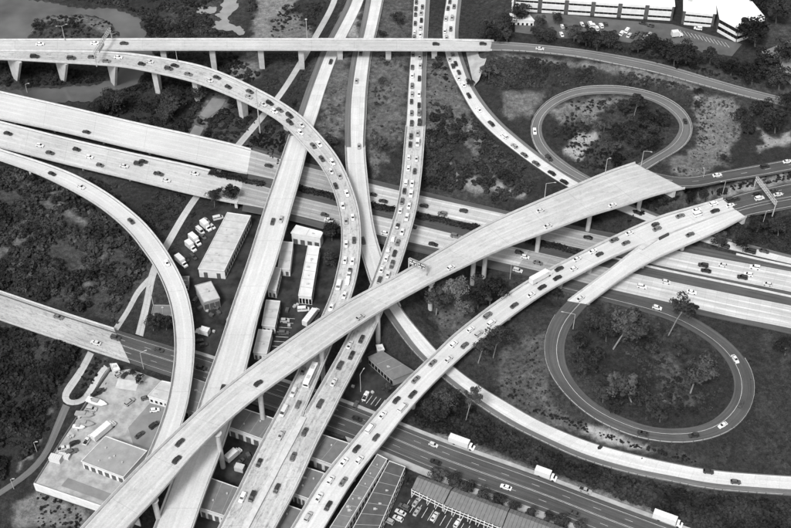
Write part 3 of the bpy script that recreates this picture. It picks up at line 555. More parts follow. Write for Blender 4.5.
Z = np.where(OKV & (Z < 3), np.maximum(Z, np.where(_inw, -1.2, -0.15)), Z); Z = Z * (1 - ww) + (-2.2) * ww
# bare earth and dry grass: weights of what the ground itself is made of
jit = 3.0 * np.sin(PXX * 0.6 + 2 * np.sin(PYY * 0.23)) + 2.5 * np.sin(PYY * 0.8 + PXX * 0.31)
DX, DY = SX + jit * 0.6, SY + jit * 0.35
dirt = 0.12 + 0.10 * np.sin(PXX * .05 + 1.3 * np.sin(PYY * .037)) * np.sin(PYY * .061 + PXX * .02)
dirt = np.where(OKV, np.maximum(dirt, 0.22 * mask(DX, DY, [(-10,165),(75,196),(150,262),(122,325),(-10,288)], 8)), dirt)
_tr = np.full(Z.shape, 1e9)
for tr in ([(125,236),(112,246),(100,262),(88,282),(78,303)], [(0,255),(20,245),(38,232),(46,212),(52,192)], [(52,192),(70,215),(86,224)], [(20,470),(40,440),(48,405),(56,380)], [(455,110),(462,130),(472,150),(488,168),(500,186)]):
    for (x0, y0), (x1, y1) in zip(tr[:-1], tr[1:]):
        tt = np.clip(((DX - x0) * (x1 - x0) + (DY - y0) * (y1 - y0)) / ((x1 - x0) ** 2 + (y1 - y0) ** 2), 0, 1); _tr = np.minimum(_tr, np.hypot(DX - x0 - tt * (x1 - x0), DY - y0 - tt * (y1 - y0)))
_tw = np.where(OKV, np.clip(1.4 - _tr / 2.2, 0, 1), 0); dirt = dirt * (1 - _tw) + .5 * _tw
TRK = _tr
for val, pl in ((0.55, [(255,-30),(320,-30),(290,8),(270,40),(250,40),(256,15)]), (0.5, [(228,62),(262,50),(262,72),(245,84),(228,84)]), (0.45, [(205,96),(232,92),(226,110),(206,132),(186,137),(196,118)]),
    (0.45, [(270,18),(300,12),(316,38),(300,40),(268,38)]), (0.38, [(335,55),(350,52),(344,140),(318,140),(322,100)]), (0.75, [(340,10),(360,10),(357,38),(345,38)]), (0.36, [(368,50),(408,50),(404,140),(372,180),(366,120)]), (0.3, [(385,-20),(414,-20),(410,50),(376,50)]),
    (0.38, [(426,60),(446,60),(470,110),(440,150),(426,150)]), (0.5, [(468,112),(478,130),(486,150),(478,152),(466,128)]), (0.95, [(493,189),(499,183.5),(509,191),(528,194),(528,197),(503,194)]), (0.6, [(440,160),(470,170),(490,190),(478,197),(445,175)]),
    (0.9, [(568,141),(578,135),(595,133),(599.5,136),(588,145),(583,155),(576,160),(563,151)]), (0.45, [(545,108),(600,96),(640,98),(600,112),(560,125)]), (0.5, [(583,112),(596,112),(595,126),(583,124)]), (0.5, [(695,95),(735,98),(745,125),(725,160),(690,180),(672,172),(695,145)]), (0.42, [(660,160),(700,150),(730,165),(690,176)]), (0.85, [(757,127),(772,138),(791,131),(795,143),(769,147),(757,153),(764,143)]), (0.4, [(500,92),(545,92),(530,118),(505,118)]),
    (0.5, [(10,505),(40,492),(85,510),(95,528),(15,528)]), (0.35, [(0,232),(35,212),(50,190),(60,215),(30,240),(0,255)]), (0.35, [(88,244),(125,235),(128,242),(100,262),(85,300),(78,302)]), (0.30, [(500,350),(545,330),(548,400),(590,435),(540,425),(500,400)]), (0.16, [(760,330),(791,335),(791,470),(740,460),(760,400)]), (0.3, [(650,350),(672,355),(690,385),(700,410),(660,405)]), (0.8, [(585,425),(605,428),(640,444),(655,452),(610,446),(582,432)]), (0.35, [(430,290),(460,275),(475,300),(465,335),(440,345)]),
    (0.45, [(26,36),(34,24),(45,16),(70,13),(110,20),(122,38),(108,36),(80,22),(50,24)]), (0.6, [(690,198),(740,183),(795,168),(795,182),(740,194),(700,203)]), (0.5, [(395,445),(440,430),(520,462),(660,512),(655,518),(520,470)]), (0.45, [(495,53),(640,66),(700,86),(690,90),(600,70),(495,58)])):
    w_ = np.where(OKV, mask(DX, DY, pl, 2.4), 0); dirt = dirt * (1 - w_) + val * w_
me = bpy.data.meshes.new('ground'); nx, ny = len(GX), len(GY)
vs = np.stack([PXX, PYY, Z], -1).reshape(-1, 3); I = np.arange(nx * ny).reshape(nx, ny)
fs = np.stack([I[:-1, :-1], I[1:, :-1], I[1:, 1:], I[:-1, 1:]], -1).reshape(-1, 4)
me.vertices.add(len(vs)); me.vertices.foreach_set('co', vs.ravel()); me.loops.add(fs.size); me.loops.foreach_set('vertex_index', fs.ravel().astype(np.int32))
me.polygons.add(len(fs)); me.polygons.foreach_set('loop_start', np.arange(0, fs.size, 4, dtype=np.int32)); me.polygons.foreach_set('loop_total', np.full(len(fs), 4, np.int32))
me.polygons.foreach_set('use_smooth', np.ones(len(fs), bool)); me.update(); me.validate()
a_ = me.attributes.new('bare', 'FLOAT', 'POINT'); a_.data.foreach_set('value', dirt.ravel().astype(np.float32))
m, nt, b = newmat('land', 0.95, 0.03); g = NB(nt)
geo = g.n('ShaderNodeNewGeometry').outputs['Position']; at_ = g.n('ShaderNodeAttribute'); at_.attribute_name = 'bare'
n1 = g.noise(geo, 0.11, 7, 0.7); n2 = g.noise(geo, 0.5, 6, 0.75); n3 = g.noise(geo, 2.2, 4, 0.7)
amp = g.m('MULTIPLY_ADD', at_.outputs['Fac'], 1.35, 0.34)
nz_ = g.m('SUBTRACT', g.m('ADD', g.m('MULTIPLY', n1, 0.5), g.m('MULTIPLY', n2, 0.5)), 0.5)
bare = g.ss(g.m('ADD', at_.outputs['Fac'], g.m('MULTIPLY', nz_, amp)), 0.06, 0.98)
grs = g.m('MULTIPLY', 0.032, g.m('MULTIPLY', g.ss(n2, 0.25, 0.75, 0.6, 1.4), g.ss(n3, 0.25, 0.75, 0.65, 1.35)))
ear = g.m('MULTIPLY', 0.34, g.m('MULTIPLY', g.ss(n2, 0.2, 0.8, 0.65, 1.25), g.ss(n3, 0.25, 0.75, 0.75, 1.2)))
g.base(b, g.m('ADD', g.m('MULTIPLY', grs, g.m('SUBTRACT', 1.0, bare)), g.m('MULTIPLY', ear, bare)))
g.bump(b, g.m('ADD', g.m('MULTIPLY', n2, 1.0), g.m('MULTIPLY', n3, 0.5)), 0.6, 0.6)
M['land'] = m
tag(link('ground', me, m), kind='structure')
def HZ(x, y):
    i = min(max(int(np.searchsorted(GX, x)) - 1, 0), nx - 2); j = min(max(int(np.searchsorted(GY, y)) - 1, 0), ny - 2)
    a, b_ = (x - GX[i]) / (GX[i + 1] - GX[i]), (y - GY[j]) / (GY[j + 1] - GY[j])
    return (Z[i, j] * (1 - a) + Z[i + 1, j] * a) * (1 - b_) + (Z[i, j + 1] * (1 - a) + Z[i + 1, j + 1] * a) * b_
def gp(px, py):
    d = ray(px, py); t = (22 - CAM_H) / d.z; prev = t
    while True:
        p = (d.x * t, d.y * t, CAM_H + d.z * t)
        if p[2] <= HZ(p[0], p[1]) or p[2] < -3: break
        prev = t; t += 1.0
    lo, hi = prev, t
    for _ in range(10):
        mid = (lo + hi) / 2
        if CAM_H + d.z * mid <= HZ(d.x * mid, d.y * mid): hi = mid
        else: lo = mid
    return Vector((d.x * hi, d.y * hi, HZ(d.x * hi, d.y * hi)))
# water
m, nt, b = newmat('still_water', 0.12, 0.5); g = NB(nt)
geo = g.n('ShaderNodeNewGeometry').outputs['Position']
g.base(b, g.m('MULTIPLY_ADD', g.ss(g.noise(geo, 0.018, 4), .3, .7), 0.10, 0.05)); g.bump(b, g.noise(geo, 0.8, 4), 0.12, 0.2)
Z0_ = None
for pl in ([(-130,-75),(190,-75),(190,108),(-130,108)], [(186,-12),(252,-12),(252,42),(186,42)]):
    P = [at(x, y, -0.55) for x, y in pl]; cx = sum(p.x for p in P) / len(P); cy = sum(p.y for p in P) / len(P)
    bm = bmesh.new(); xs = [p.x for p in P]; ys = [p.y for p in P]
    f = bm.faces.new([bm.verts.new(p) for p in P]); bmesh.ops.triangulate(bm, faces=[f]); bmesh.ops.recalc_face_normals(bm, faces=bm.faces)
    for f in bm.faces:
        if f.normal.z < 0: f.normal_flip()
    me = bpy.data.meshes.new('water'); bm.to_mesh(me); bm.free(); tag(link('water', me, m if pl[0][0] < 0 else M['pond']), kind='structure')

# ------------------------------------------------------------------ bridge piers
def pier(parent, key, px, py, style='round', w=2.2, lat=0.0, depth=2.0):
    """px,py: where the pier top shows below the near edge; lat shifts it across the deck"""
    rd = RD[key]
    best, bi = 1e9, 0
    for i in range(len(rd.C)):
        for E in (rd.L, rd.Rr):
            x, y = proj(E[i]); d_ = (x - px) ** 2 + (y - py) ** 2
            if d_ < best: best, bi = d_, i
    c = Vector(rd.C[bi] + rd.N[bi] * lat * rd.W[bi]); zg = HZ(c.x, c.y) - 0.8; zt = c.z - depth + 0.05
    X, Y = Vector(rd.N[bi]), Vector(rd.T[bi]); X.z = Y.z = 0; X.normalize(); Y.normalize(); U_ = Vector((0, 0, 1))
    mb = MB(); loc = Vector(parent.location)
    if style == 'round':
        b0 = Vector((c.x, c.y, zg)); b1 = Vector((c.x, c.y, zt - 1.6)); mb.tube(b0, b1, w / 2, w / 2, 14); mb.tube(b1, Vector((c.x, c.y, zt - 0.4)), w / 2, w * 0.8, 14); mb.tube(Vector((c.x, c.y, zt - 0.4)), Vector((c.x, c.y, zt)), w * 0.8, w * 0.8, 14)
    elif style == 'blade':
        W0, W1, T0 = w * 0.7, w * 1.0, 2.7
        P0 = [c + X * sx * W0 / 2 + Y * sy * T0 / 2 for sx, sy in ((-1, -1), (1, -1), (1, 1), (-1, 1))]; P1 = [c + X * sx * W1 / 2 + Y * sy * T0 * 0.55 for sx, sy in ((-1, -1), (1, -1), (1, 1), (-1, 1))]
        P0 = [Vector((p.x, p.y, zg)) for p in P0]; P1 = [Vector((p.x, p.y, zt)) for p in P1]
        for k in range(4): mb.quad(P0[k], P0[(k + 1) % 4], P1[(k + 1) % 4], P1[k])
        mb.face(P1); mb.face(P0[::-1])
    elif style == 'vee':   # tall wall, wide under the deck and narrow at its foot, set askew to the road
        a_ = R(38); X2 = X * math.cos(a_) + Y * math.sin(a_); X2 = X2 if X2.x > 0 else -X2; Y2 = Vector((-X2.y, X2.x, 0)); zt2 = c.z - .9; T0 = 1.3
        P0 = [Vector((c.x, c.y, zg)) + X2 * f + Y2 * sy * T0 / 2 for f, sy in ((-5.0, -1), (-2.0, -1), (-2.0, 1), (-5.0, 1))]; P1 = [Vector((c.x, c.y, zt2)) + X2 * f + Y2 * sy * T0 / 2 for f, sy in ((-6.5, -1), (6.5, -1), (6.5, 1), (-6.5, 1))]
        for k in range(4): mb.quad(P0[k], P0[(k + 1) % 4], P1[(k + 1) % 4], P1[k])
        mb.face(P1); mb.face(P0[::-1])
    elif style == 'trestle':   # two splayed legs under a wide cross beam
        Wd = rd.W[bi] * 0.9
        for sx in (-1, 1): mb.tube(Vector((c.x, c.y, zg)) + X * sx * Wd * 0.12, Vector((c.x, c.y, zt)) + X * sx * Wd * 0.42, 0.75, 0.75, 8)
        mb.box((c.x, c.y, zt - 0.2), (Wd, 1.4, 1.2), (X, Y, U_)); mb.box(Vector((c.x, c.y, (zg + zt) / 2)), (Wd * 0.5, 0.6, 0.8), (X, Y, U_))
    o = mb.build('pier', M['pier'], parent, weld=True, smooth=False); o.location = -loc
for x_, y_ in ((164.5,51),(213,50.5),(260.5,50.5),(303,50.5),(341,50.5),(387,50.5),(433,51)): pier(b_A, 'A', x_, y_, 'blade', 4.6)
for x_, y_, st_ in ((10,59,'vee'),(60,62,'vee'),(111,65,'vee'),(150,72,'blade'),(192,81,'blade'),(233,97,'blade'),(278,120,'blade'),(331,203,'blade'),(341,246,'blade'),(333,287,'blade')): pier(b_B, 'B', x_, y_, st_, 4.6)
for x_, y_, lt in ((229,441,.44),(269,396,.3),(330,348,.3),(382,312,.3),(434,282,.3),(482,260,.2),(494,254,.2),(549,232,.2),(603,213,.2),(655,195,.2),(153,499,.4)): pier(b_E, 'E', x_, y_, 'round', 2.0, depth=2.3, lat=lt)
for x_, y_ in ((286,415),(250,466),(304,357)): pier(b_B, 'B', x_, y_, 'round', 2.2)
for x_, y_ in ((420,150),(410,236),(360,340),(328,416),(300,484)): pier(b_F, 'F', x_, y_, 'round', 2.2)
for x_, y_ in ((602,262),(571,279),(519,313),(470,350),(422,396),(365,466)): pier(b_K, 'K', x_, y_, 'round', 2.0, lat=0.1)
for x_, y_ in ((696,241),(651,261),(601,294)): pier(b_K2, 'K2', x_, y_, 'round', 2.0)
for x_, y_ in ((298,180),(284,240),(257,330),(214,475),(190,530)): pier(b_D1, 'D1', x_, y_, 'blade', 4.0)
for x_, y_ in ((367,176),(374,228),(386,290)): pier(b_D2, 'D2', x_, y_, 'blade', 4.0)
for k_, b_, L_ in (('G1', b_G1, ((10,120),(54,130),(100,141),(150,152),(200,164))), ('G2', b_G2, ((30,154),(82,168),(128,179),(179,191),(212,199)))):
    for x_, y_ in L_:
        for lt in (-0.25, 0.2): pier(b_, k_, x_, y_, 'round', 1.3, lat=lt, depth=1.5)
for x_, y_ in ((22,167),(66,188),(107,213),(146,256),(168,300),(174,345),(164,412),(140,470)): pier(b_R, 'R', x_, y_, 'round', 1.9)
for x_, y_ in ((27,329),(73,344),(108,356)): pier(b_S, 'S', x_, y_, 'round', 1.3, depth=1.2, lat=0.25)
# abutments where the decks land
def abutment(parent, key, i, depth=3.2, back=1):
    rd = RD[key]; c = Vector(rd.C[i]); X = Vector(rd.N[i]); Y = Vector(rd.T[i]) * back; X.z = Y.z = 0; X.normalize(); Y.normalize()
    mb = MB(); mb.box(c + Y * 0.9 + Vector((0, 0, -depth / 2 - 0.32)), (rd.W[i] * 0.97, 1.4, depth), (X, Y, Vector((0, 0, 1))))
    o = mb.build('abutment', M['pier'], parent); o.location = -Vector(parent.location)
abutment(b_A, 'A', len(RD['A'].C) - 1, 4, -1); abutment(b_F, 'F', i_f, 3); abutment(b_E, 'E', 1, 4); abutment(b_D1, 'D1', i_d1, 3); abutment(b_D2, 'D2', i_d2, 3); abutment(b_D2, 'D2', i_d2e, 3, -1)
abutment(b_K, 'K', i_k, 3.5); abutment(b_K2, 'K2', i_k2, 3.5); abutment(b_K2, 'K2', len(RD['K2'].C) - 1, 3, -1); abutment(b_G1, 'G1', i_g1, 3, -1); abutment(b_G2, 'G2', i_g2, 3, -1); abutment(b_S, 'S', len(RD['S'].C) - 1, 2.5, -1)
# gore: raised nose between the busy flyover and its ramp, and the barrier band where the jammed flyovers join
def band(parent, name, Pl, Pr, h, mat, up=0.0):
    mb = MB()
    for k in range(len(Pl) - 1):
        a, b_, c, d = [Vector(p) for p in (Pl[k], Pr[k], Pr[k + 1], Pl[k + 1])]; U_ = Vector((0, 0, h)); mb.quad(a + U_, b_ + U_, c + U_, d + U_)
        mb.quad(a, d, d + U_, a + U_); mb.quad(b_, b_ + U_, c + U_, c)
    mb.quad(Pl[0], Pl[0] + Vector((0, 0, h)), Pr[0] + Vector((0, 0, h)), Pr[0]); mb.quad(Pl[-1], Pr[-1], Pr[-1] + Vector((0, 0, h)), Pl[-1] + Vector((0, 0, h)))
    o = mb.build(name, M[mat], parent, weld=True); o.location = -Vector(parent.location)
zs = [12.6, 12.2, 11.7, 11.2, 10.8, 10.5]; 
band(b_F, 'median_barrier', [at(x, y, z) for (x, y), z in zip(((300.5,417),(288,440),(275.5,465),(263,490),(252.5,510),(242,529)), zs)], [at(x, y, z) for (x, y), z in zip(((306.5,418.5),(295,441),(281.5,466),(268.7,491),(258,511),(248.2,530)), zs)], 0.55, 'parapet')
band(b_K2, 'gore_nose', [at(x, y, z) for x, y, z in ((656,239.5,10.7),(646,243.5,10.6),(638,247.2,10.5))], [at(x, y, z) for x, y, z in ((657,240.5,10.7),(649,246,10.6),(642,250.3,10.5))], 0.6, 'parapet')
band(b_K2, 'crash_cushion', [at(x, y, z) for x, y, z in ((668,234,10.75),(658.5,238.7,10.72))], [at(x, y, z) for x, y, z in ((669,235.5,10.75),(659.5,240.3,10.72))], 1.0, 'sign_dark')
# concrete slope paving under the end of the straight flyover
sp = MB(); q_ = [at(466,52,10), at(489,51.5,16.4), at(487,57,15.2), at(479,80,11.2), at(474,86,9.4)]
sp.face(q_); so = sp.build('slope_paving', M['slope']); tag(so, kind='structure')
# freeway median barriers
def barrier(rows, label):
    rd = Road(rows); o = rd.sweep([(0.5, -0.3, 0), (0.5, 0.3, 0), (0.5, 0.1, 0.9), (0.5, -0.1, 0.9)]).build('median_barrier', M['parapet']); tag(o, label, 'barrier')
barrier([(500,236,500,238,3.45),(600,254.5,600,256.5,3.1),(659,268.3,659,270.3,3.0),(696,276,696,278,3.0),(742,285.5,742,287.5,3.0),(791,296,791,298,3.0),(850,309,850,311,3.0)], 'pale concrete barrier down the freeway median at right')
barrier([(736,254,736,255,3.2),(762,260,762,261,3.2),(800,268,800,269,3.2),(850,279,850,280,3.2)], 'short pale barrier between the freeway and the joining ramp at far right')

# ------------------------------------------------------------------ vehicles
def loft(st, capz=True):
    """st: list of (x, [(y,z)...]) cross sections, all the same length"""
    mb = MB(); n = len(st[0][1])
    for a, b in zip(st[:-1], st[1:]):
        for k in range(n):
            j = (k + 1) % n
            mb.quad((a[0], *a[1][k]), (b[0], *b[1][k]), (b[0], *b[1][j]), (a[0], *a[1][j]))
    mb.face([(st[0][0], *p) for p in st[0][1]]); mb.face([(st[-1][0], *p) for p in reversed(st[-1][1])])
    return mb
def sec(w, z0, zm, z1): return [(-w, z0), (-w * 1.0, zm), (-w * 0.9, z1), (w * 0.9, z1), (w, zm), (w, z0)]
VEH = {}
def car_meshes(kind):
    if kind == 'sedan':
        H, Lb = 1.42, 2.3; hull = [(-2.3, .72, .35, .6, .80), (-2.15, .82, .25, .65, .92), (-1.4, .88, .22, .7, .97), (0, .90, .22, .7, .98), (1.0, .89, .22, .7, .95), (1.9, .84, .22, .62, .84), (2.25, .74, .3, .55, .70)]
        gl = [(-1.75, .66, .95), (-1.05, .60, 1.36), (.25, .60, 1.38), (1.05, .68, .95)]; rf = (-1.0, .22)
    elif kind == 'hatch':
        H, Lb = 1.45, 2.05; hull = [(-2.05, .74, .35, .6, .85), (-1.9, .82, .25, .7, .98), (-1.0, .87, .22, .7, 1.0), (.3, .88, .22, .7, .98), (1.6, .83, .22, .65, .86), (2.0, .72, .3, .55, .70)]
        gl = [(-1.95, .68, .97), (-1.45, .62, 1.40), (.2, .62, 1.42), (1.0, .68, .96)]; rf = (-1.42, .18)
    elif kind == 'suv':
        H, Lb = 1.75, 2.35; hull = [(-2.35, .80, .4, .7, 1.05), (-2.25, .90, .3, .8, 1.15), (-1, .95, .28, .8, 1.16), (.7, .95, .28, .8, 1.14), (1.9, .90, .28, .75, 1.05), (2.3, .80, .35, .65, .85)]
        gl = [(-2.28, .76, 1.13), (-2.0, .72, 1.68), (.35, .72, 1.70), (1.1, .78, 1.12)]; rf = (-1.98, .34)
    elif kind == 'van':
        H, Lb = 2.1, 2.6; hull = [(-2.6, .90, .4, 1.0, 1.45), (-2.5, .97, .3, 1.0, 1.5), (0, .98, .3, 1.0, 1.5), (1.3, .98, .3, 1.0, 1.45), (2.1, .94, .3, .9, 1.15), (2.6, .84, .35, .75, .95)]
        gl = [(-2.56, .88, 1.48), (-2.5, .84, 2.02), (1.0, .84, 2.05), (1.85, .85, 1.2)]; rf = (-2.5, 1.0)
    elif kind == 'pickup':
        H, Lb = 1.75, 2.6; hull = [(-2.6, .84, .4, .75, 1.02), (-2.5, .92, .32, .8, 1.05), (-.75, .94, .3, .8, 1.06), (.8, .94, .3, .8, 1.08), (2.1, .90, .3, .75, 1.02), (2.55, .8, .35, .65, .85)]
        gl = [(-.85, .74, 1.05), (-.65, .70, 1.66), (.45, .70, 1.68), (1.15, .76, 1.06)]; rf = (-.62, .42)
    body = loft([(x, sec(w, a, b, c)) for x, w, a, b, c in hull])
    zt = max(gl[1][2], gl[2][2]); wr = gl[1][1]
    body.box(((rf[0] + rf[1]) / 2, 0, zt + 0.035), (rf[1] - rf[0] + 0.18, 2 * wr + 0.1, 0.075))
    for sx, (xa, wa, za), (xb, wb, zb) in ((1, gl[0], gl[1]), (1, gl[3], gl[2])):
        for sy in (-1, 1): body.tube((xa, sy * wa, za), (xb, sy * wb, zb), .055, .05, 4, cap=False)
    if kind == 'sedan' or kind == 'suv' or kind == 'van':
        xm = (gl[1][0] + gl[2][0]) / 2
        for sy in (-1, 1): body.box((xm, sy * (wr + .03), (zt + .95) / 2 + .02), (.14, .06, zt - .9))
    glass = loft([(x, [(-w - .035 if z < 1.3 else -w, min(z, 99) if i in (0, 3) else z), (-w * .98, z + .01), (w * .98, z + .01), (w + .035 if z < 1.3 else w, z)]) for i, (x, w, z) in enumerate(gl)])
    g2 = MB()
    base_z = gl[0][2] - .12
    def ring(x, w, z): return [(-w - .03, base_z), (-w, z), (w, z), (w + .03, base_z)]
    g2 = loft([(x, ring(x, w, z)) for x, w, z in gl])
    if kind == 'pickup':
        bed = MB(); bed.box((-1.68, 0, 1.062), (1.5, 1.5, .03)); VEH['pickup_bed'] = bed.mesh('load_bed')
    wheel = MB(); wheel.tube((0, -.11, 0), (0, .11, 0), .33, .33, 12)
    VEH[kind] = dict(body=body.mesh('body', weld=True), glass=g2.mesh('windows', weld=True), wheel=wheel.mesh('wheel'), wx=(-Lb * .6, Lb * .6), wy=.78 if kind in ('sedan', 'hatch') else .86)
for k_ in ('sedan', 'hatch', 'suv', 'van', 'pickup'): car_meshes(k_)
for v in VEH.values():
    if isinstance(v, dict):
        for k2, mt in (('body', M['parapet']), ('glass', M['glass']), ('wheel', M['rubber'])): v[k2].materials.append(mt)
VEH['pickup_bed'].materials.append(M['rubber'])
def put_car(p, ang, tone, kind, label, group, z=None):
    word = {'sedan': 'car', 'hatch': 'car', 'suv': 'car', 'van': 'van', 'pickup': 'pickup_truck'}[kind]
    t = empty(word, (p[0], p[1], p[2]), ang); tag(t, label, word.replace('_', ' '), group); v = VEH[kind]
    bo = link('body', v['body'], None, t); bo.material_slots[0].link = 'OBJECT'; bo.material_slots[0].material = random.choice(PAINT[tone])
    link('windows', v['glass'], None, t)
    if kind == 'pickup': link('load_bed', VEH['pickup_bed'], None, t)
    for x in v['wx']:
        for y in (-v['wy'], v['wy']): w = link('wheel', v['wheel'], None, t); w.location = (x, y, .33)
    s_ = random.uniform(.92, 1.0); t.scale = (s_, s_, s_)
    return t
def wheels(t, spots, r=.48, w=.3):
    mb = MB(); mb.tube((0, -w / 2, 0), (0, w / 2, 0), r, r, 14); me = mb.mesh('wheel'); me.materials.append(M['rubber'])
    for x, y in spots: o = link('wheel', me, None, t); o.location = (x, y, r)
def put_truck(p, ang, label, L=9.0, kind='box', tone='w', group='trucks on the roads'):
    t = empty('bus' if kind == 'bus' else 'box_truck', p, ang); tag(t, label, 'bus' if kind == 'bus' else 'truck', group)
    if kind == 'bus':
        b_ = loft([(-L / 2, sec(1.15, .6, 1.6, 2.8)), (-L / 2 + .15, sec(1.25, .4, 1.6, 3.0)), (L / 2 - .3, sec(1.25, .4, 1.6, 3.0)), (L / 2, sec(1.12, .55, 1.5, 2.75))]).build('body', PAINT['w'][0], t)
        for sy in (-1, 1): mb = MB(); mb.box((0, sy * 1.262, 1.95), (L - 1.4, .03, .8)); mb.build('window_band', M['glass'], t)
        mb = MB(); mb.box((L / 2 - .03, 0, 1.9), (.1, 1.9, 1.1)); mb.build('windscreen', M['glass'], t)
        mb = MB(); mb.box((L * .2, 0, 3.05), (1.8, 1.3, .2)); mb.box((-L * .25, 0, 3.05), (1.8, 1.3, .2)); mb.build('roof_hatch', M['roof_light'], t)
        wheels(t, [(-L * .3, -1.05), (-L * .3, 1.05), (L * .33, -1.05), (L * .33, 1.05)])
        return t
    cab = 2.1; bl = L - cab - .3
    mb = MB(); mb.box((-L / 2 + bl / 2, 0, 2.25), (bl, 2.5, 2.7)); bx = mb.build('cargo_box', PAINT['w'][1], t)
    mb = MB()
    for k in range(1, int(bl / 1.2)): mb.box((-L / 2 + k * 1.2, 0, 3.615), (.06, 2.46, .02))
    mb.build('roof_rib', M['roof_light'], bx)
    loft([(L / 2 - cab, sec(1.05, .5, 1.2, 2.35)), (L / 2 - cab + .9, sec(1.05, .5, 1.2, 2.4)), (L / 2 - .75, sec(1.05, .5, 1.2, 1.5)), (L / 2, sec(.98, .5, 1.0, 1.3))]).build('cab', PAINT[tone][0], t, weld=True)
    mb = MB(); c = Vector((L / 2 - cab + 1.12, 0, 1.98)); ax = Vector((1, 0, -1.64)).normalized(); mb.box(c + Vector((.03, 0, .04)), (.9, 1.75, .06), (ax, Vector((0, 1, 0)), Vector((1.64, 0, 1)).normalized())); mb.build('windscreen', M['glass'], t)
    mb = MB(); mb.box((0, 0, .7), (L - 1.0, 1.0, .35)); mb.build('chassis', M['steel_dark'], t)
    wheels(t, [(-L * .28, -1.0), (-L * .28, 1.0), (L * .36, -1.0), (L * .36, 1.0)])
    return t
TONE = {'w': 'white', 's': 'silver', 'm': 'grey', 'd': 'black'}
KIND = {'v': 'van', 'p': 'pickup', 'h': 'hatch', 'u': 'suv'}
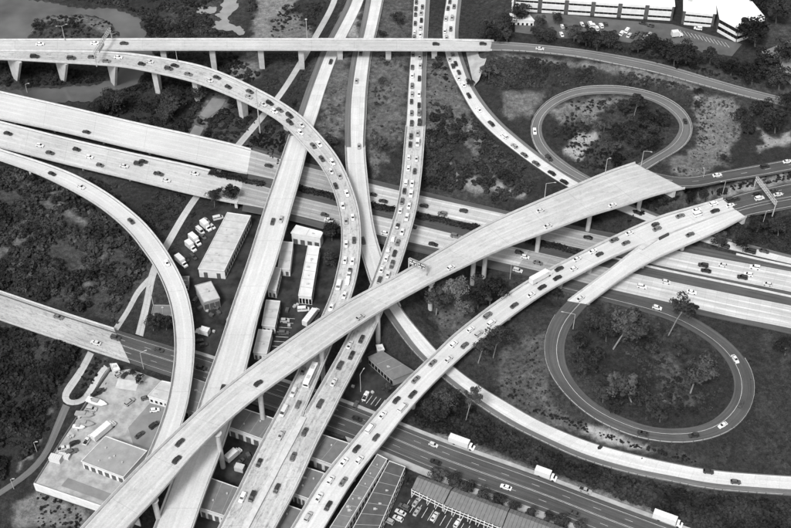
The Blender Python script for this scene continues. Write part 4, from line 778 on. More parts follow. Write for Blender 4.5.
# road key: (travel sign for far-half, near-half), phrase, end word, "x,y,tone[kind]" by survey
TRAFFIC = [
 ('A', (1, 1), 'straight flyover across the top', 'left end', '40,43.7w 95,42.8w 124,43d 436,43.7d 483,43.5d'),
 ('A2', (1, 1), 'hillside road at top right', 'left end', '540,48.3w'),
 ('B', (1, 1), 'curving jammed flyover', 'top-left end', '34.7,56.3d 71.3,57.8d 91.7,56.7m 106.3,60.7m 118.3,57w 141.7,63.7d 150,61.3w 168.7,68.3d 174.8,65.3d 188.3,73.8m 209.8,80w 217,77.2d 228.3,86.7d 249.8,91.3d 248.7,96.3s 263,104w 269.8,103d 279.8,109.7m 274.3,111w 289.5,115.5d 289.8,122.2d 301.2,124.7w 300.2,132.2w 313.2,145.5m 319,143.8w 321.8,158.5d 332.3,162.2w 331,171.3w 339.5,176s 335.7,185.7d 346.8,193w 342.7,205.7w 352.7,217.2w 346,221s 354,240.2d 346.2,244w 345,260.2w 352.5,261w 349.5,272.5mp 347.7,281w 338.7,285.7wv 344.5,295.3w 331.5,307w 303,371m 293.5,392.5w 298,404.5m 283.7,411.7wv 280.7,435.5s 259.2,462.8d 242.5,497.8w 252.3,496.7d'),
 ('F', (-1, 1), 'straight jammed flyover', 'top end', '416.3,1.7d 422.3,6.7m 415.7,8.3d 414.8,14.2d 421,13s 415.2,23d 421.3,20d 420.5,27.5s 413.8,31.7w 420.2,34.7w 413.2,37m 412.7,54d 419.7,56.8s 412.3,67d 420.2,65.8s 412.3,75w 419.3,78.3d 412.2,85.5m 412.2,93.8s 419,94.3w 411.5,101.3d 419,105.2d 411.7,112.7m 419,113m 411.7,123d 419.3,122.7du 411,136d 417.7,133.3s 417.5,143wv 410.2,144.3d 408.8,156.8w 416.5,158.8w 408.5,168w 414.7,171.3d 406,182.3w 412.2,183.5w 404.3,190.7d 411,194.3w 402.2,201m 409,206w 400.5,210.2w 406.8,217.7w 397.5,226d 402.3,231.8w 393.2,238.7w 397.8,242.7m 388.5,249w 394.5,253.5d 386.5,257.8w 392,264.7d 382,269w 388,275w 379.5,279.8d 361.5,339d 349.8,344.8w 351.5,355.3d 340.2,365.3d 334,382w 320.2,403.7du 304.8,432d 293.2,456.7m 276.8,488.3d'),
 ('P', (-1, 1), 'bright ramp under the straight flyover', 'top end', '449.8,1.3d 454,6.3m 448,8d 446,18.3s 452,18s 444.7,30.5w 450.7,28.7m 446.5,37s 452.7,54m 449.3,58.3s 455.7,63.3d 453,65.8d 458.8,72d 458,77.5w 463.2,84.2w 468.8,95.2d 478.5,109.2w 491.3,123.5d 504,135.8w 514.3,145.8s 524.3,154.7m 535.5,163.5m 551.8,173d 563.8,181.8d 638,212.7d 721.5,239d 725.3,246d 749,252.7dv 764.3,251d'),
 ('NN', (1, 1), 'upper right loop ramp', 'hilltop end', '534.7,131w 548.8,158d 685.2,121d'),
 ('Q', (1, 1), 'hilltop road at the right edge', 'left end', '717.3,174.9w 764.8,166.3d 787.3,161.3w'),
 ('K', (-1, -1), 'busy diagonal flyover', 'right end', '757.3,194d 759.5,198.2w 773.5,190.7d 778.2,194.3w 736,199d 730.7,199.8du 730.3,205.2w 714,203.5w 715.2,210.7d 696.8,209.8w 698.2,214.3wv 680.3,215.7m 655.5,224.3d 657.2,228.5m 629.7,232.7w 614.3,239.8m 626,242.7m 593,251w 599.7,254d 577.2,258.8w 559.2,268.7d 574.2,268.2w 557.5,277.7d 542.2,287d 531.3,294.5w 514.3,305.2d 487.7,315.3m 491.5,322.7w 470.7,329.3w 478.8,333.7s 453.8,344w 464.7,345.2m 432.7,362.8m 448.8,359w 415.7,379.5m 412.7,394.2d 396.5,400d 402.7,407.8wv 382.7,415w 370.2,428.7wv 376,437.3d 356.5,448.8d 344,462w 359.5,459.7w 330.7,480w 343.2,481.7m 319,497.5w 328.2,505.8d 308.2,516.7s'),
 ('K2', (-1, -1), 'ramp leading to the lower loop', 'right end', '690.2,234.3m 580.5,298.2w'),
 ('E', (-1, -1), 'widest diagonal bridge', 'right end', '612.7,204.8w 540.5,210.2w 548,225.7w 451,267.3w 360.3,317s 258.2,383.2d 179.8,442.5d 176.7,459.7d'),
 ('D1', (1, 1), 'bright bridge beside the warehouses', 'top end', '330.7,61.7d 272.7,221.5d 281,219.3s 222.5,389d'),
 ('D2', (1, 1), 'bright carriageway feeding bottom right ramp', 'top end', '360.7,53d 356.5,80.8s 359,146.3s 363.2,240.5d 708.5,471.7d 735.7,482m'),
 ('G1', (-1, -1), 'upper freeway carriageway', 'left end', '86.3,131.8d 268.7,165.5d 372.7,194.3d 383.2,201d 424,205.7d 442.3,214m 463.5,210.7d 588,237.3d 703.2,265.3d 722.3,264.8w 706,270.7d 742.3,277.3du 748.2,274.3w 754.8,267.3w 767.3,284w'),
 ('G2', (1, 1), 'lower freeway carriageway', 'left end', '8,133.3d 40,145.2w 50,152.7d 76.7,149.3d 89.5,156.8w 100,165m 124.2,165.8w 138.3,163.8d 143.3,161.3d 158.7,173.8dp 194.5,173.3w 166.2,180.2w 324.8,214.7d 329,220.2w 385.7,233.2w 412.3,226.5d 456.3,235.2m 431,248.5d 519.3,252.3d 525.2,256.8w 538,262.7m 642.2,286.5w 666.5,281.5w 691.8,292w'),
 ('MM', (-1, -1), 'lower right loop ramp', 'upper left end', '643,433.3d 693.7,435.3d 722.7,425.3w 741,404.2d 735.2,359.2w 657.2,307.7w'),
 ('R', (1, 1), 'lone curving ramp at left', 'top end', '52,173.5d 81,186.5w 131,221d 167,263w'),
 ('S', (1, -1), 'street bridge at the left edge', 'left end', '58.3,317m 115.5,337.7d 95.8,342.7w'),
 ('U', (1, -1), 'street crossing the bottom', 'left end', '158.7,349.8d 201.2,367.8d 357.3,418.7d 433.5,444.7w 435.7,462d 506,487.2w 585.5,490.5sp 573.8,513.3d'),
]
for key, sg, phrase, end, data in TRAFFIC:
    rd = RD[key]; L_ = []
    for tok in data.split():
        x, rest = tok.split(','); kd_ = ''
        while rest[-1].isalpha(): kd_ = rest[-1] + kd_; rest = rest[:-1]
        p, tan, i = rd.place(float(x), float(rest)); L_.append((i, p, tan, kd_, float(x), float(rest)))
    L_.sort(key=lambda q: q[0]); cnt = {}
    for i, p, tan, kd_, x, y in L_:
        tone = kd_[0]; kind = KIND.get(kd_[1]) if len(kd_) > 1 else random.choice(['sedan'] * 6 + ['hatch'] * 3 + ['suv'] * 2)
        word = {'van': 'van', 'pickup': 'pickup truck'}.get(kind, 'car')
        lat = (p - rd.C[i]) @ rd.N[i]; lat = max(-rd.W[i] / 2 + 1.5, min(rd.W[i] / 2 - 1.5, lat)) - lat
        p = p + rd.N[i] * lat
        s_ = sg[0] if (p - rd.C[i]) @ rd.N[i] < 0 else sg[1]; tv = tan * s_
        n = cnt.get((tone, word), 0); cnt[(tone, word)] = n + 1
        many = sum(1 for q in L_ if q[3][0] == tone and {'v': 'van', 'p': 'pickup truck'}.get(q[3][1:2], 'car') == word)
        lab = f'the only {TONE[tone]} {word} on the {phrase}' if many == 1 else f'{TONE[tone]} {word}, {ordinal(n)} {TONE[tone]} one from {end}, on the {phrase}'
        dz = 0.07 if key in ('G1', 'G2', 'P', 'D1', 'D2', 'F', 'MM', 'NN') else 0.02
        t = put_car((p[0], p[1], p[2] + dz), math.atan2(tv[1], tv[0]), tone, kind, lab, f'vehicles on the {phrase}')
        t.rotation_euler = (0, -math.asin(max(-1, min(1, tv[2]))), math.atan2(tv[1], tv[0]))
def road_truck(key, x, y, label, sgn, **k):
    p, tan, i = RD[key].place(x, y, 1.6); tan = tan * sgn; return put_truck((p[0], p[1], p[2] + .06), math.atan2(tan[1], tan[0]), label, **k)
road_truck('K', 541, 276.5, 'long white box truck climbing the busy diagonal flyover', -1, L=11.5)
road_truck('B', 310.5, 375, 'long white bus coming out from under the widest bridge', 1, L=11.5, kind='bus')
road_truck('U', 462, 443, 'white box truck on the bottom street, nearest the diagonal flyover', 1, L=10.5)
road_truck('U', 546, 474.5, 'white box truck on the bottom street, middle of three trucks', 1, L=8.5)
road_truck('U', 668, 519.5, 'white box truck cut by the bottom edge, farthest right on street', 1, L=11)
# parked vehicles: x, y, tone, heading in degrees, kind
def park(rows, phrase, group, z=None):
    cnt = {}; rows = sorted(rows, key=lambda r: r[0]); tot = {}
    for r in rows:
        w_ = {'van': 'van', 'pickup': 'pickup truck', 'truck': 'box truck'}.get(r[4] if len(r) > 4 else 'car', 'car'); tot[(r[2], w_)] = tot.get((r[2], w_), 0) + 1
    for r in rows:
        x, y, tone, hd = r[:4]; kind = r[4] if len(r) > 4 else random.choice(['sedan', 'hatch', 'suv'])
        word = {'van': 'van', 'pickup': 'pickup truck', 'truck': 'box truck'}.get(kind, 'car'); n = cnt.get((tone, word), 0); cnt[(tone, word)] = n + 1
        p = gp(x, y + 1.2); zz = p.z + 0.22 if z is None else z
        lab = f'the only {TONE[tone]} {word} parked {phrase}' if tot[(tone, word)] == 1 else f'{TONE[tone]} {word}, {ordinal(n)} {TONE[tone]} one from left, {phrase}'
        if kind == 'truck': put_truck((p.x, p.y, zz), R(hd), lab, L=r[5] if len(r) > 5 else 6.6, tone=tone, group=group)
        else: put_car((p.x, p.y, zz), R(hd), tone, kind, lab, group)
park([(206.5,227.5,'w',-48,'truck',6.4),(212.5,226.5,'w',-48),(206.5,220.5,'s',-48),(200.5,231,'w',-48,'van'),(203,236.5,'m',-48),(195.5,241.5,'w',-48,'truck',7.2),(191.5,248,'w',-48,'truck',6.2),(193.5,257,'d',-48,'suv'),(186,258.5,'d',-48),(182,263,'w',-48,'truck',7.2),(218.3,218,'w',20,'van'),(203,333,'w',160,'truck',6.2),(195.5,300,'d',70),(198.5,341,'d',20),(203.5,345,'d',20),(230,318,'s',70),(214,307,'m',-20)], 'in the dark yard by the warehouse', 'vehicles parked in the dark yard', 1.03)
park([(562,26,'w',100),(565.5,26.5,'d',100),(582,24,'w',100),(585.5,25,'d',100),(590,24.5,'w',100,'van'),(593.7,25,'w',100),(601,25.5,'w',100),(596.5,28,'w',100),(605.5,23.5,'d',100),(561.5,34,'w',100),(621.8,33,'w',60),(627.2,30.5,'w',60,'van'),(629,35,'w',60),(633,36,'d',60),(637,32.8,'d',60),(641.7,33.3,'d',60),(644,37,'s',60),(649.3,34,'s',60),(642.7,23,'d',160),(650.5,25.5,'d',160),(697.7,28.3,'w',165),(676.5,35.5,'w',10,'truck',6)], 'in the office car park at top right', 'vehicles in the office car park', 18.22)
park([(400.5,512.5,'w',150),(398,518.5,'w',150),(416,502.5,'s',60),(417,511.5,'s',60),(434.3,516.5,'w',60),(457.3,523,'w',60),(388.5,521,'s',150),(404,507,'m',150)], 'in the car park below the bottom street', 'vehicles in the bottom car park', 0.52)
park([(119.5,374.5,'s',40),(101,391,'d',30),(96.5,394.5,'d',30),(154.5,425.3,'d',48),(140,434.8,'d',48),(155,410,'w',10),(64,448.5,'w',20,'pickup'),(75,443,'d',30),(104.5,432,'w',52,'truck',11),(125,375,'d',60),(92,409,'s',-10),(72,452,'m',30),(88,440,'w',70,'pickup'),(130,402,'s',50),(146,398,'m',20)], 'in the pale walled yard at lower left', 'vehicles in the pale walled yard', 2.42)
park([(365.7,396,'w',70,'pickup'),(234,456,'w',50,'truck',7.5),(311.5,318,'w',62,'truck',11),(319,317,'d',62),(303.5,309.5,'w',5,'van'),(285,320.5,'s',0),(284,333,'m',0),(356,405,'m',70),(240,462,'d',50)], 'on the ground between the flyovers', 'vehicles parked between the flyovers')
park([(517.7,270.5,'w',-22)], 'on the freeway shoulder under the widest bridge', 'vehicles stopped on the shoulder')

# ------------------------------------------------------------------ buildings (roof corners surveyed far-left, far-right, near-right, near-left)
def building(name, label, roof, zb, h, wall='wall_white', roofm='roof_light', openings=(), rim=0.35, vents=(), cat='building', over=0.25):
    """openings: (side, n, z0, z1, fill 0..1, kind) side: F near wall, R right wall, L left wall"""
    z1 = zb + h; q = [at(x, y, z1) for x, y in roof]; c = sum(q, Vector()) / 4
    t = empty(name, (c.x, c.y, zb)); tag(t, label, cat); off = Vector((c.x, c.y, zb))
    P = [p - off for p in q]; ccw = [P[3], P[2], P[1], P[0]]
    mb = MB(); mb.prism(ccw, -1.2, h); wo_ = mb.build('wall', M[wall], t)
    grow = [p + (Vector((p.x, p.y, 0)).normalized() * over * 1.4) for p in ccw]
    mb = MB(); mb.prism(grow, h + .01, h + .22); ro = mb.build('roof', M[roofm], t)
    if rim:
        mb = MB()
        for k in range(4):
            a, b_ = grow[k], grow[(k + 1) % 4]; d = (b_ - a); L = d.length; d.normalize(); n = Vector((-d.y, d.x, 0)); mid = (a + b_) / 2 + n * .1
            mb.box((mid.x, mid.y, h + .22 + rim / 2), (L - .02 * (k % 2), .2, rim - .004 * k), (d, n, Vector((0, 0, 1))))
        mb.build('parapet', M[wall], ro)
    for sd, n, z0, zt, fill, kd_ in openings:
        a, b_ = {'F': (P[3], P[2]), 'R': (P[2], P[1]), 'L': (P[0], P[3])}[sd]; d = Vector((b_.x - a.x, b_.y - a.y, 0)); L = d.length; d.normalize(); nrm = Vector((d.y, -d.x, 0))
        pitch = L / n; w = pitch * fill; me = None
        for k in range(n):
            cc = Vector((a.x, a.y, 0)) + d * pitch * (k + .5)
            if me is None: mm = MB(); mm.box((0, 0, 0), (w, .12, zt - z0)); me = mm.mesh(kd_); me.materials.append(M['glass'] if kd_ == 'window' else M['wall_dark'])
            o = link(kd_, me, None, t); o.location = (cc.x + nrm.x * .03, cc.y + nrm.y * .03, (z0 + zt) / 2); o.rotation_euler = (0, 0, math.atan2(d.y, d.x))
            if kd_ == 'window' and w > 1.2:
                mm = MB(); mm.box((0, -.05, -(zt - z0) / 2 - .06), (w + .2, .2, .1)); mm.build('sill', M[wall], o)
    L_ = (P[1] - P[0]).length; W_ = (P[3] - P[0]).length; long_ = L_ > W_; nS = max(2, int(max(L_, W_) / 4.5)); rr_ = random.Random(len(label) * 7 + int(h * 10))
    for k in range(1, nS):
        f = k / nS; a, b_ = (P[0].lerp(P[1], f), P[3].lerp(P[2], f)) if long_ else (P[0].lerp(P[3], f), P[1].lerp(P[2], f)); d = b_ - a; dl = d.length; d.normalize(); mb = MB()
        mb.box((a + b_) / 2 + Vector((0, 0, .235)), (dl * .97, .16, .05), (d, Vector((-d.y, d.x, 0)), Vector((0, 0, 1)))); mb.build('roof_seam', M['roof_mid'], ro)
    for k in range(1 if max(L_, W_) < 18 else 3):
        p = P[0].lerp(P[1], rr_.uniform(.2, .8)).lerp(P[3].lerp(P[2], rr_.uniform(.2, .8)), rr_.uniform(.2, .8)); mb = MB(); sz = rr_.uniform(.5, 1.0); mb.box((p.x, p.y, h + .22 + sz * .3), (sz * 1.3, sz, sz * .6)); mb.box((p.x + sz * .9, p.y, h + .35), (sz * .8, .3, .25)); mb.build('roof_unit', M['steel'], ro)
    for u_, v_, s_ in vents:
        p = P[0].lerp(P[1], u_).lerp(P[3].lerp(P[2], u_), v_); mb = MB(); mb.tube((p.x, p.y, h + .2), (p.x, p.y, h + .2 + s_ * .9), s_ * .6, s_ * .5, 8); mb.tube((p.x, p.y, h + .2 + s_ * .9), (p.x, p.y, h + .2 + s_ * 1.1), s_ * .8, s_ * .8, 8)
        mb.build('roof_vent', M['steel'], ro)
    return t
building('warehouse', 'long white warehouse with flat pale roof beside the row of parked trucks', [(227.3,213.5),(250.7,216.8),(224.5,271),(198.5,269)], 1, 5, openings=(('R', 16, .8, 3.2, .55, 'window'), ('F', 2, 0, 3.2, .3, 'door')), vents=((.3, .3, .4), (.6, .5, .4), (.5, .75, .4), (.35, .85, .4)))
building('workshop', 'boxy white building with four dark openings below the freeway', [(296.7,226),(322.7,232.7),(320,238.3),(291.5,233.5)], 1, 6, roofm='roof_white', openings=(('F', 4, .2, 3, .62, 'door'),))
building('warehouse', 'long narrow white building running down from the boxy one', [(308,246.5),(319.5,248),(311.5,297),(298.5,295.5)], 1, 5, roofm='roof_white', openings=(('F', 4, .4, 3.4, .7, 'window'), ('R', 14, 2.5, 4, .6, 'window')), vents=((.5, .3, .4), (.5, .6, .4)))
building('shed', 'low pale shed tucked against the right side of the bright bridge', [(282,242.5),(293,243.5),(289.8,270),(277.8,269)], 1, 4, roofm='roof_light', openings=(('F', 2, .3, 2.8, .5, 'door'),))
building('shed', 'pale shed under the bridge edge, second down in the row of sheds', [(274.5,268),(281,269.7),(276,291),(267.8,289.5)], 1, 4.6, roofm='roof_light', openings=(('F', 2, .3, 2.8, .5, 'door'), ('R', 6, 1.5, 3, .5, 'window')))
building('shed', 'pale shed third down in the row beside the bright bridge', [(266.3,301),(280,302.3),(274.8,327),(262,325.5)], 1, 4.2, roofm='roof_light', openings=(('F', 3, .3, 2.6, .5, 'door'), ('R', 5, .3, 2.6, .4, 'door')))
building('shed', 'pale shed lowest in the row, half under the widest bridge', [(258.7,330.5),(272,331.8),(266.6,354),(253.5,352.5)], 1, 4.2, roofm='roof_light', openings=(('F', 3, .3, 2.6, .5, 'door'),))
building('depot', 'small tilted pale-roofed depot with dark loading front in the yard', [(195.3,286.5),(211,282.3),(219.5,298.5),(203.5,303)], 1, 5.2, roofm='roof_light', wall='wall_grey', openings=(('F', 3, .3, 3.8, .85, 'door'),), vents=((.55, .5, .6), (.4, .3, .35)))
building('cabin', 'small grey cabin half hidden behind the lone curving ramp', [(154,306),(171,306.3),(173,316),(152,315.5)], 1, 3, roofm='roof_grey', wall='wall_grey', openings=(('F', 3, .8, 2.2, .5, 'window'),))
building('cabin', 'tiny pale cabin beside the lone curving ramp near the white truck', [(181,277.5),(189,277.5),(188,285),(182,284.5)], 1, 3, roofm='roof_grey', wall='wall_grey', openings=(('F', 2, .8, 2.2, .5, 'window'),))
building('garage', 'white garage with row of dark doors in the pale walled yard', [(106,437.3),(146.6,451.7),(123.3,477.5),(82,462)], 2.4, 4, roofm='roof_mid', openings=(('F', 6, 0, 2.7, .6, 'door'),), vents=((.2, .35, .5), (.5, .5, .5), (.75, .6, .5), (.3, .8, .4)))
building('office', 'small white office at the top of the pale yard beside the ramp', [(162,382),(172,384),(167.5,402),(148.5,396.5)], 2.4, 4, roofm='roof_light', openings=(('F', 4, 1.0, 2.4, .5, 'window'),))
building('shop', 'grey hip-roofed shop beside the small car park in the centre', [(382.3,351.5),(414,371.5),(393,379.5),(368.5,357.5)], 1.2, 4, roofm='roof_grey', wall='wall_grey', openings=(('F', 8, .4, 2.6, .75, 'window'),), rim=0)
building('kiosk', 'small white kiosk behind the shop under the flyover', [(376.5,346),(382,345.5),(384,350),(378,351)], 1.2, 3, roofm='roof_white', openings=(('F', 1, .5, 2.2, .5, 'door'),))
building('kiosk', 'white kiosk at the gate of the pale yard', [(110.5,365),(116.5,364.5),(119.5,369.5),(113,372)], 2.4, 2.8, roofm='roof_white', openings=(('F', 1, .3, 2.2, .4, 'door'),))
for lab, rf in (('flat-roofed apartment wing between the widest bridge and jammed flyover', [(241,408.5),(349,444),(331,465),(228.5,427.5)]), ('flat-roofed apartment wing in the middle, under the jammed flyovers', [(272,457),(324,474),(309,499.5),(258,481)]), ('flat-roofed apartment wing at the bottom left, under the flyovers', [(211,479),(302,511),(286,536),(199.5,508.5)])):
    building('apartment_block', lab, rf, .5, 5.4, roofm='roof_grey', wall='wall_white', openings=(('F', 13, .1, 3.5, .62, 'door'),), vents=tuple((k / 9, .3 + .35 * (k % 2), .5) for k in range(1, 9)))
building('apartment_block', 'grey-roofed block between bridge and ramp above the apartment wings', [(192,379),(206,384),(196,413.5),(184,409)], .5, 4.5, roofm='roof_grey', wall='wall_grey', openings=(('F', 3, .5, 2.4, .5, 'window'),))
building('apartment_block', 'light flat-roofed wing right of the busy flyover at the bottom', [(377,455.5),(387,460.5),(340,538),(325,536)], .5, 7, roofm='roof_grey', wall='wall_white', openings=(('R', 16, 3.6, 5.6, .5, 'window'), ('R', 16, .6, 2.6, .5, 'window')), vents=((.5, .1, .4), (.4, .22, .4), (.5, .35, .4), (.3, .55, .4)))
building('apartment_block', 'dark flat-roofed wing with white balcony rail at the bottom', [(389,462),(405,468),(376,536),(349,536)], .5, 5.5, roofm='roof_dark', wall='wall_white', openings=(('R', 12, .6, 2.6, .6, 'window'), ('R', 12, 3.2, 4.8, .6, 'window')), rim=.2)
# carport row: gabled roofs with white posts
def carport(label, roof, h=4.4):
    q = [at(x, y, .5 + h) for x, y in roof]; c = sum(q, Vector()) / 4; off = Vector((c.x, c.y, .5)); t = empty('carport_house', off); tag(t, label, 'building', 'gabled row along the bottom street')
    P = [p - off for p in q]; rz = Vector((0, 0, 1.3)); r0, r1 = P[0].lerp(P[3], .3) + rz, P[1].lerp(P[2], .3) + rz
    mb = MB(); mb.prism([P[3].lerp(P[0], .3) * .985, P[2].lerp(P[1], .3) * .985, P[1] * .985, P[0] * .985], -1.0, h - .1); mb.build('wall', M['wall_dark'], t)
    n = max(3, int((P[1] - P[0]).length / 1.4)); me_ = None; th = Vector((0, 0, .12))
    ro = empty('roof'); ro.parent = t
    for (A0, A1, B0, B1) in ((P[0], P[1], r0, r1), (r0, r1, P[3], P[2])):   # far and near slopes, laid in ribbed sheets
        for k in range(n):
            f0, f1 = k / n, (k + .94) / n; a, b_, c_, d = A0.lerp(A1, f0), A0.lerp(A1, f1), B0.lerp(B1, f1), B0.lerp(B1, f0)
            mb = MB(); mb.quad(d + th, c_ + th, b_ + th, a + th); mb.quad(a, b_, c_, d); mb.quad(d, c_, c_ + th, d + th); mb.quad(a + th, b_ + th, b_, a); mb.quad(c_, b_, b_ + th, c_ + th); mb.quad(a, d, d + th, a + th)
            mb.build('roof_panel', M['roof_grey'], ro)
    mb = MB()
    for k in range(n):
        pass
    d = (P[2] - P[3]); L = d.length; d.normalize(); nn = Vector((d.y, -d.x, 0)); m_ = int(L / 3)
    for k in range(m_ + 1):
        p = P[3] + d * L * k / m_ * .98 + nn * .1; mb = MB(); mb.box((p.x, p.y, h / 2 - .3), (.3, .3, h + .5)); mb.build('post', M['wood'], t)
    for zz in (h - .35, h * .55):
        mb = MB(); cc = (P[3] + P[2]) / 2 + nn * .3; mb.box((cc.x, cc.y, zz), (L, .2, .3), (d, nn, Vector((0, 0, 1)))); mb.build('beam', M['wood'], t)
    for k in range(m_):
        p = P[3] + d * L * (k + .5) / m_ + nn * 1.6; mb = MB(); mb.box((p.x, p.y, h - .2), (.18, 3.2, .2), (d, nn, Vector((0, 0, 1)))); mb.build('rafter', M['wood'], t)
carport('left unit of the grey gabled row with white trellis, beside the yucca', [(419.3,475.5),(453.2,487.5),(443.5,504.5),(411.8,489)])
carport('middle unit of the grey gabled row with white trellis, the longest', [(454,488),(510,508.5),(502,528),(444.3,505)])
carport('right unit of the grey gabled row, cut by the bottom edge', [(510.6,508.8),(575,532),(567,553),(502.6,528.4)])
# offices at top right: banded white fronts
def banded(name, label, front, zb, h, depth_px, bays, roofm='roof_white2'):
    a, b_ = at(*front[0], zb), at(*front[1], zb); d = (b_ - a); L = d.length; d.normalize(); nn = Vector((-d.y, d.x, 0)); t = empty(name, a); tag(t, label, 'building', 'offices at the top right')
    Dp = depth_px; Uz = Vector((0, 0, 1)); ax = (d, nn, Uz); rz = lambda s, f, z: d * s + nn * f + Uz * z
    mb = MB(); mb.box(rz(L / 2, Dp / 2 + .4, h / 2 - .5), (L, Dp, h + 1), ax); mb.build('wall', M['wall_dark'], t)
    mb = MB(); mb.box(rz(L / 2, Dp / 2 + .3, h + .2), (L + .5, Dp + .6, .4), ax); ro = mb.build('roof', M[roofm], t)
    for f_, s_ in ((.2, .3), (.55, .6), (.8, .4)): mb = MB(); mb.box(rz(L * f_, Dp * s_, h + .9), (2.2, 1.8, 1.0), ax); mb.build('roof_unit', M['steel'], ro)
    bl = L / bays; nf = 2; fh = h / nf
    for k in range(bays):
        for f in range(nf):
            z0 = f * fh
            mb = MB(); mb.box(rz(bl * (k + .5), .1, z0 + fh * .82), (bl * .84, .9, fh * .34), ax); mb.build('spandrel', M['wall_white'], t)
            mb = MB(); mb.box(rz(bl * (k + .5), .1, z0 + fh * .14), (bl * .84, .9, fh * .26), ax); mb.build('spandrel', M['wall_white'], t)
            m_ = 5
            for j in range(m_): mb = MB(); mb.box(rz(bl * (k + .08 + .84 * (j + .5) / m_), .37, z0 + fh * .46), (bl * .84 / m_ * .86, .1, fh * .38), ax); mb.build('window', M['glass'], t)
    return t
banded('office_block', 'long white office block with dark window bands at the top edge', [(513,10.5),(672,20.5)], 18.2, 8.5, 26, 6)
banded('office_block', 'bright white-roofed office wing right of the long banded block', [(681,24),(713,27)], 18.2, 8.0, 34, 1)
def roofpoly(name, label, roof, zb, h):
    q = [at(x, y, zb + h) for x, y in roof]; c = sum(q, Vector()) / len(q); off = Vector((c.x, c.y, zb)); P = [p - off for p in q]
    ar = sum(P[i].x * P[(i + 1) % len(P)].y - P[(i + 1) % len(P)].x * P[i].y for i in range(len(P)))
    if ar < 0: P = P[::-1]
    t = empty(name, off); tag(t, label, 'building', 'offices at the top right'); mb = MB(); mb.prism(P, -1.5, h); mb.build('wall', M['wall_dark'], t)
    mb = MB(); mb.prism([p + Vector((p.x, p.y, 0)).normalized() * .4 for p in P], h + .01, h + .5); mb.build('roof', M['roof_white2'], t)
    return t, P
t_, P_ = roofpoly('office_block', 'bright white-roofed angled office hall at the top right corner', [(714,-6),(745,-6),(766,19.5),(739,29.5),(720,19)], 18.2, 8)
for a_i, b_i, nW in (((739,29.5), (720,19), 3), ((766,19.5), (739,29.5), 4)):
    a, b_ = at(*a_i, 26.2), at(*b_i, 26.2); d = (b_ - a); L = d.length; d.normalize(); nn = Vector((-d.y, d.x, 0))
    if nn.y > 0: nn = -nn
    for z in (1.3, 5.0): mb = MB(); cc = (a + b_) / 2 + nn * .3 - Vector(t_.location); mb.box((cc.x, cc.y, z), (L * .97, .5, 1.5), (d, nn, Vector((0, 0, 1)))); mb.build('spandrel', M['wall_white'], t_)
    for k in range(nW * 2):
        for z in (3.0, 6.9): cc = a + d * L * (k + .5) / (nW * 2) + nn * .1 - Vector(t_.location); mb = MB(); mb.box((cc.x, cc.y, z), (L / (nW * 2) * .85, .3, 1.7), (d, nn, Vector((0, 0, 1)))); mb.build('window', M['glass'], t_)
building('villa', 'small white house among the trees at top centre right', [(510,14),(529,15.5),(534,21),(512,20)], 17, 4, roofm='roof_white', openings=(('F', 5, 1, 2.6, .45, 'window'),))
building('villa', 'white block at the top edge left of the long office', [(516,-6),(530,-6),(527,3),(512,2)], 17, 6, roofm='roof_white2', openings=(('F', 3, 1, 2.6, .5, 'window'),))
# lower-left retaining wall round the pale yard
rw = Road([(110,368,109,369,2.4),(63,439,62,440.5),(34.5,484,33.5,485.5,2.4)]); tag(rw.sweep([(0.5, -.25, -3.5), (0.5, .25, -3.5), (0.5, .25, .9), (0.5, -.25, .9)]).build('yard_wall', M['parapet']), 'long pale wall along the left side of the walled yard', 'wall')
rw = Road([(34.5,484,34,486,2.4),(67,495,66.5,497),(100,506,99.5,508),(140,520,139.5,522,2.4)]); tag(rw.sweep([(0.5, -.3, -3.8), (0.5, .3, -3.8), (0.5, .3, .9), (0.5, -.3, .9)]).build('yard_wall', M['wall_white']), 'tall white retaining wall along the bottom of the walled yard', 'wall')
patch('yard_strip', [(150,403),(171,409),(160,440),(150,450),(133,444),(128,428)], 2.46, 'yard_grey')
patch('loading_ramp', [(118,379),(139,381),(136,391),(115,388)], 2.5, 'parapet')
patch('yard_strip', [(68,478),(112,494),(107,502),(61,486)], 2.46, 'yard_grey')
# things left in the pale yard
def boat(x, y, rz, L, mat, label):
    p = gp(x, y); t = empty('boat', (p.x, p.y, 2.45), R(rz)); tag(t, label, 'boat', 'boats stored in the pale yard')
    loft([(-L / 2, sec(L * .14, .5, .9, 1.2)), (0, sec(L * .17, .35, .9, 1.25)), (L * .3, sec(L * .11, .5, 1.0, 1.35)), (L / 2, sec(.06, 1.0, 1.2, 1.5))]).build('hull', M[mat], t, weld=True)
    mb = MB(); mb.box((-L * .08, 0, 1.5), (L * .3, L * .2, .7)); mb.build('cabin', M['wall_grey'], t)
    mb = MB(); mb.box((0, 0, .3), (L * .8, .15, .12)); mb.build('trailer', M['steel_dark'], t); wheels(t, [(-L * .15, -.8), (-L * .15, .8)], .3, .2)
boat(97.5, 403.5, -20, 9, 'wall_white', 'large white boat on a trailer in the pale yard'); boat(85, 416, -10, 7.5, 'wall_grey', 'grey covered boat below the large white one'); boat(85.5, 425, -8, 7.5, 'wall_grey', 'grey boat lowest but one by the yard wall'); boat(79.5, 428.5, -8, 5, 'wall_white', 'small slim white boat against the yard wall')
def crate(x, y, rz, sx, sy, h, label, z=2.45):
    p = gp(x, y); t = empty('storage_container', (p.x, p.y, z), R(rz)); tag(t, label, 'container'); mb = MB(); mb.box((0, 0, h / 2), (sx, sy, h)); mb.build('body', PAINT['w'][2], t)
    for k in range(-2, 3): mb = MB(); mb.box((k * sx / 5.4, 0, h + .03), (.1, sy, .06)); mb.build('roof_rib', M['roof_light'], t)
    mb = MB(); mb.box((sx / 2, 0, h / 2), (.06, sy * .9, h * .9)); mb.build('door', M['roof_light'], t)
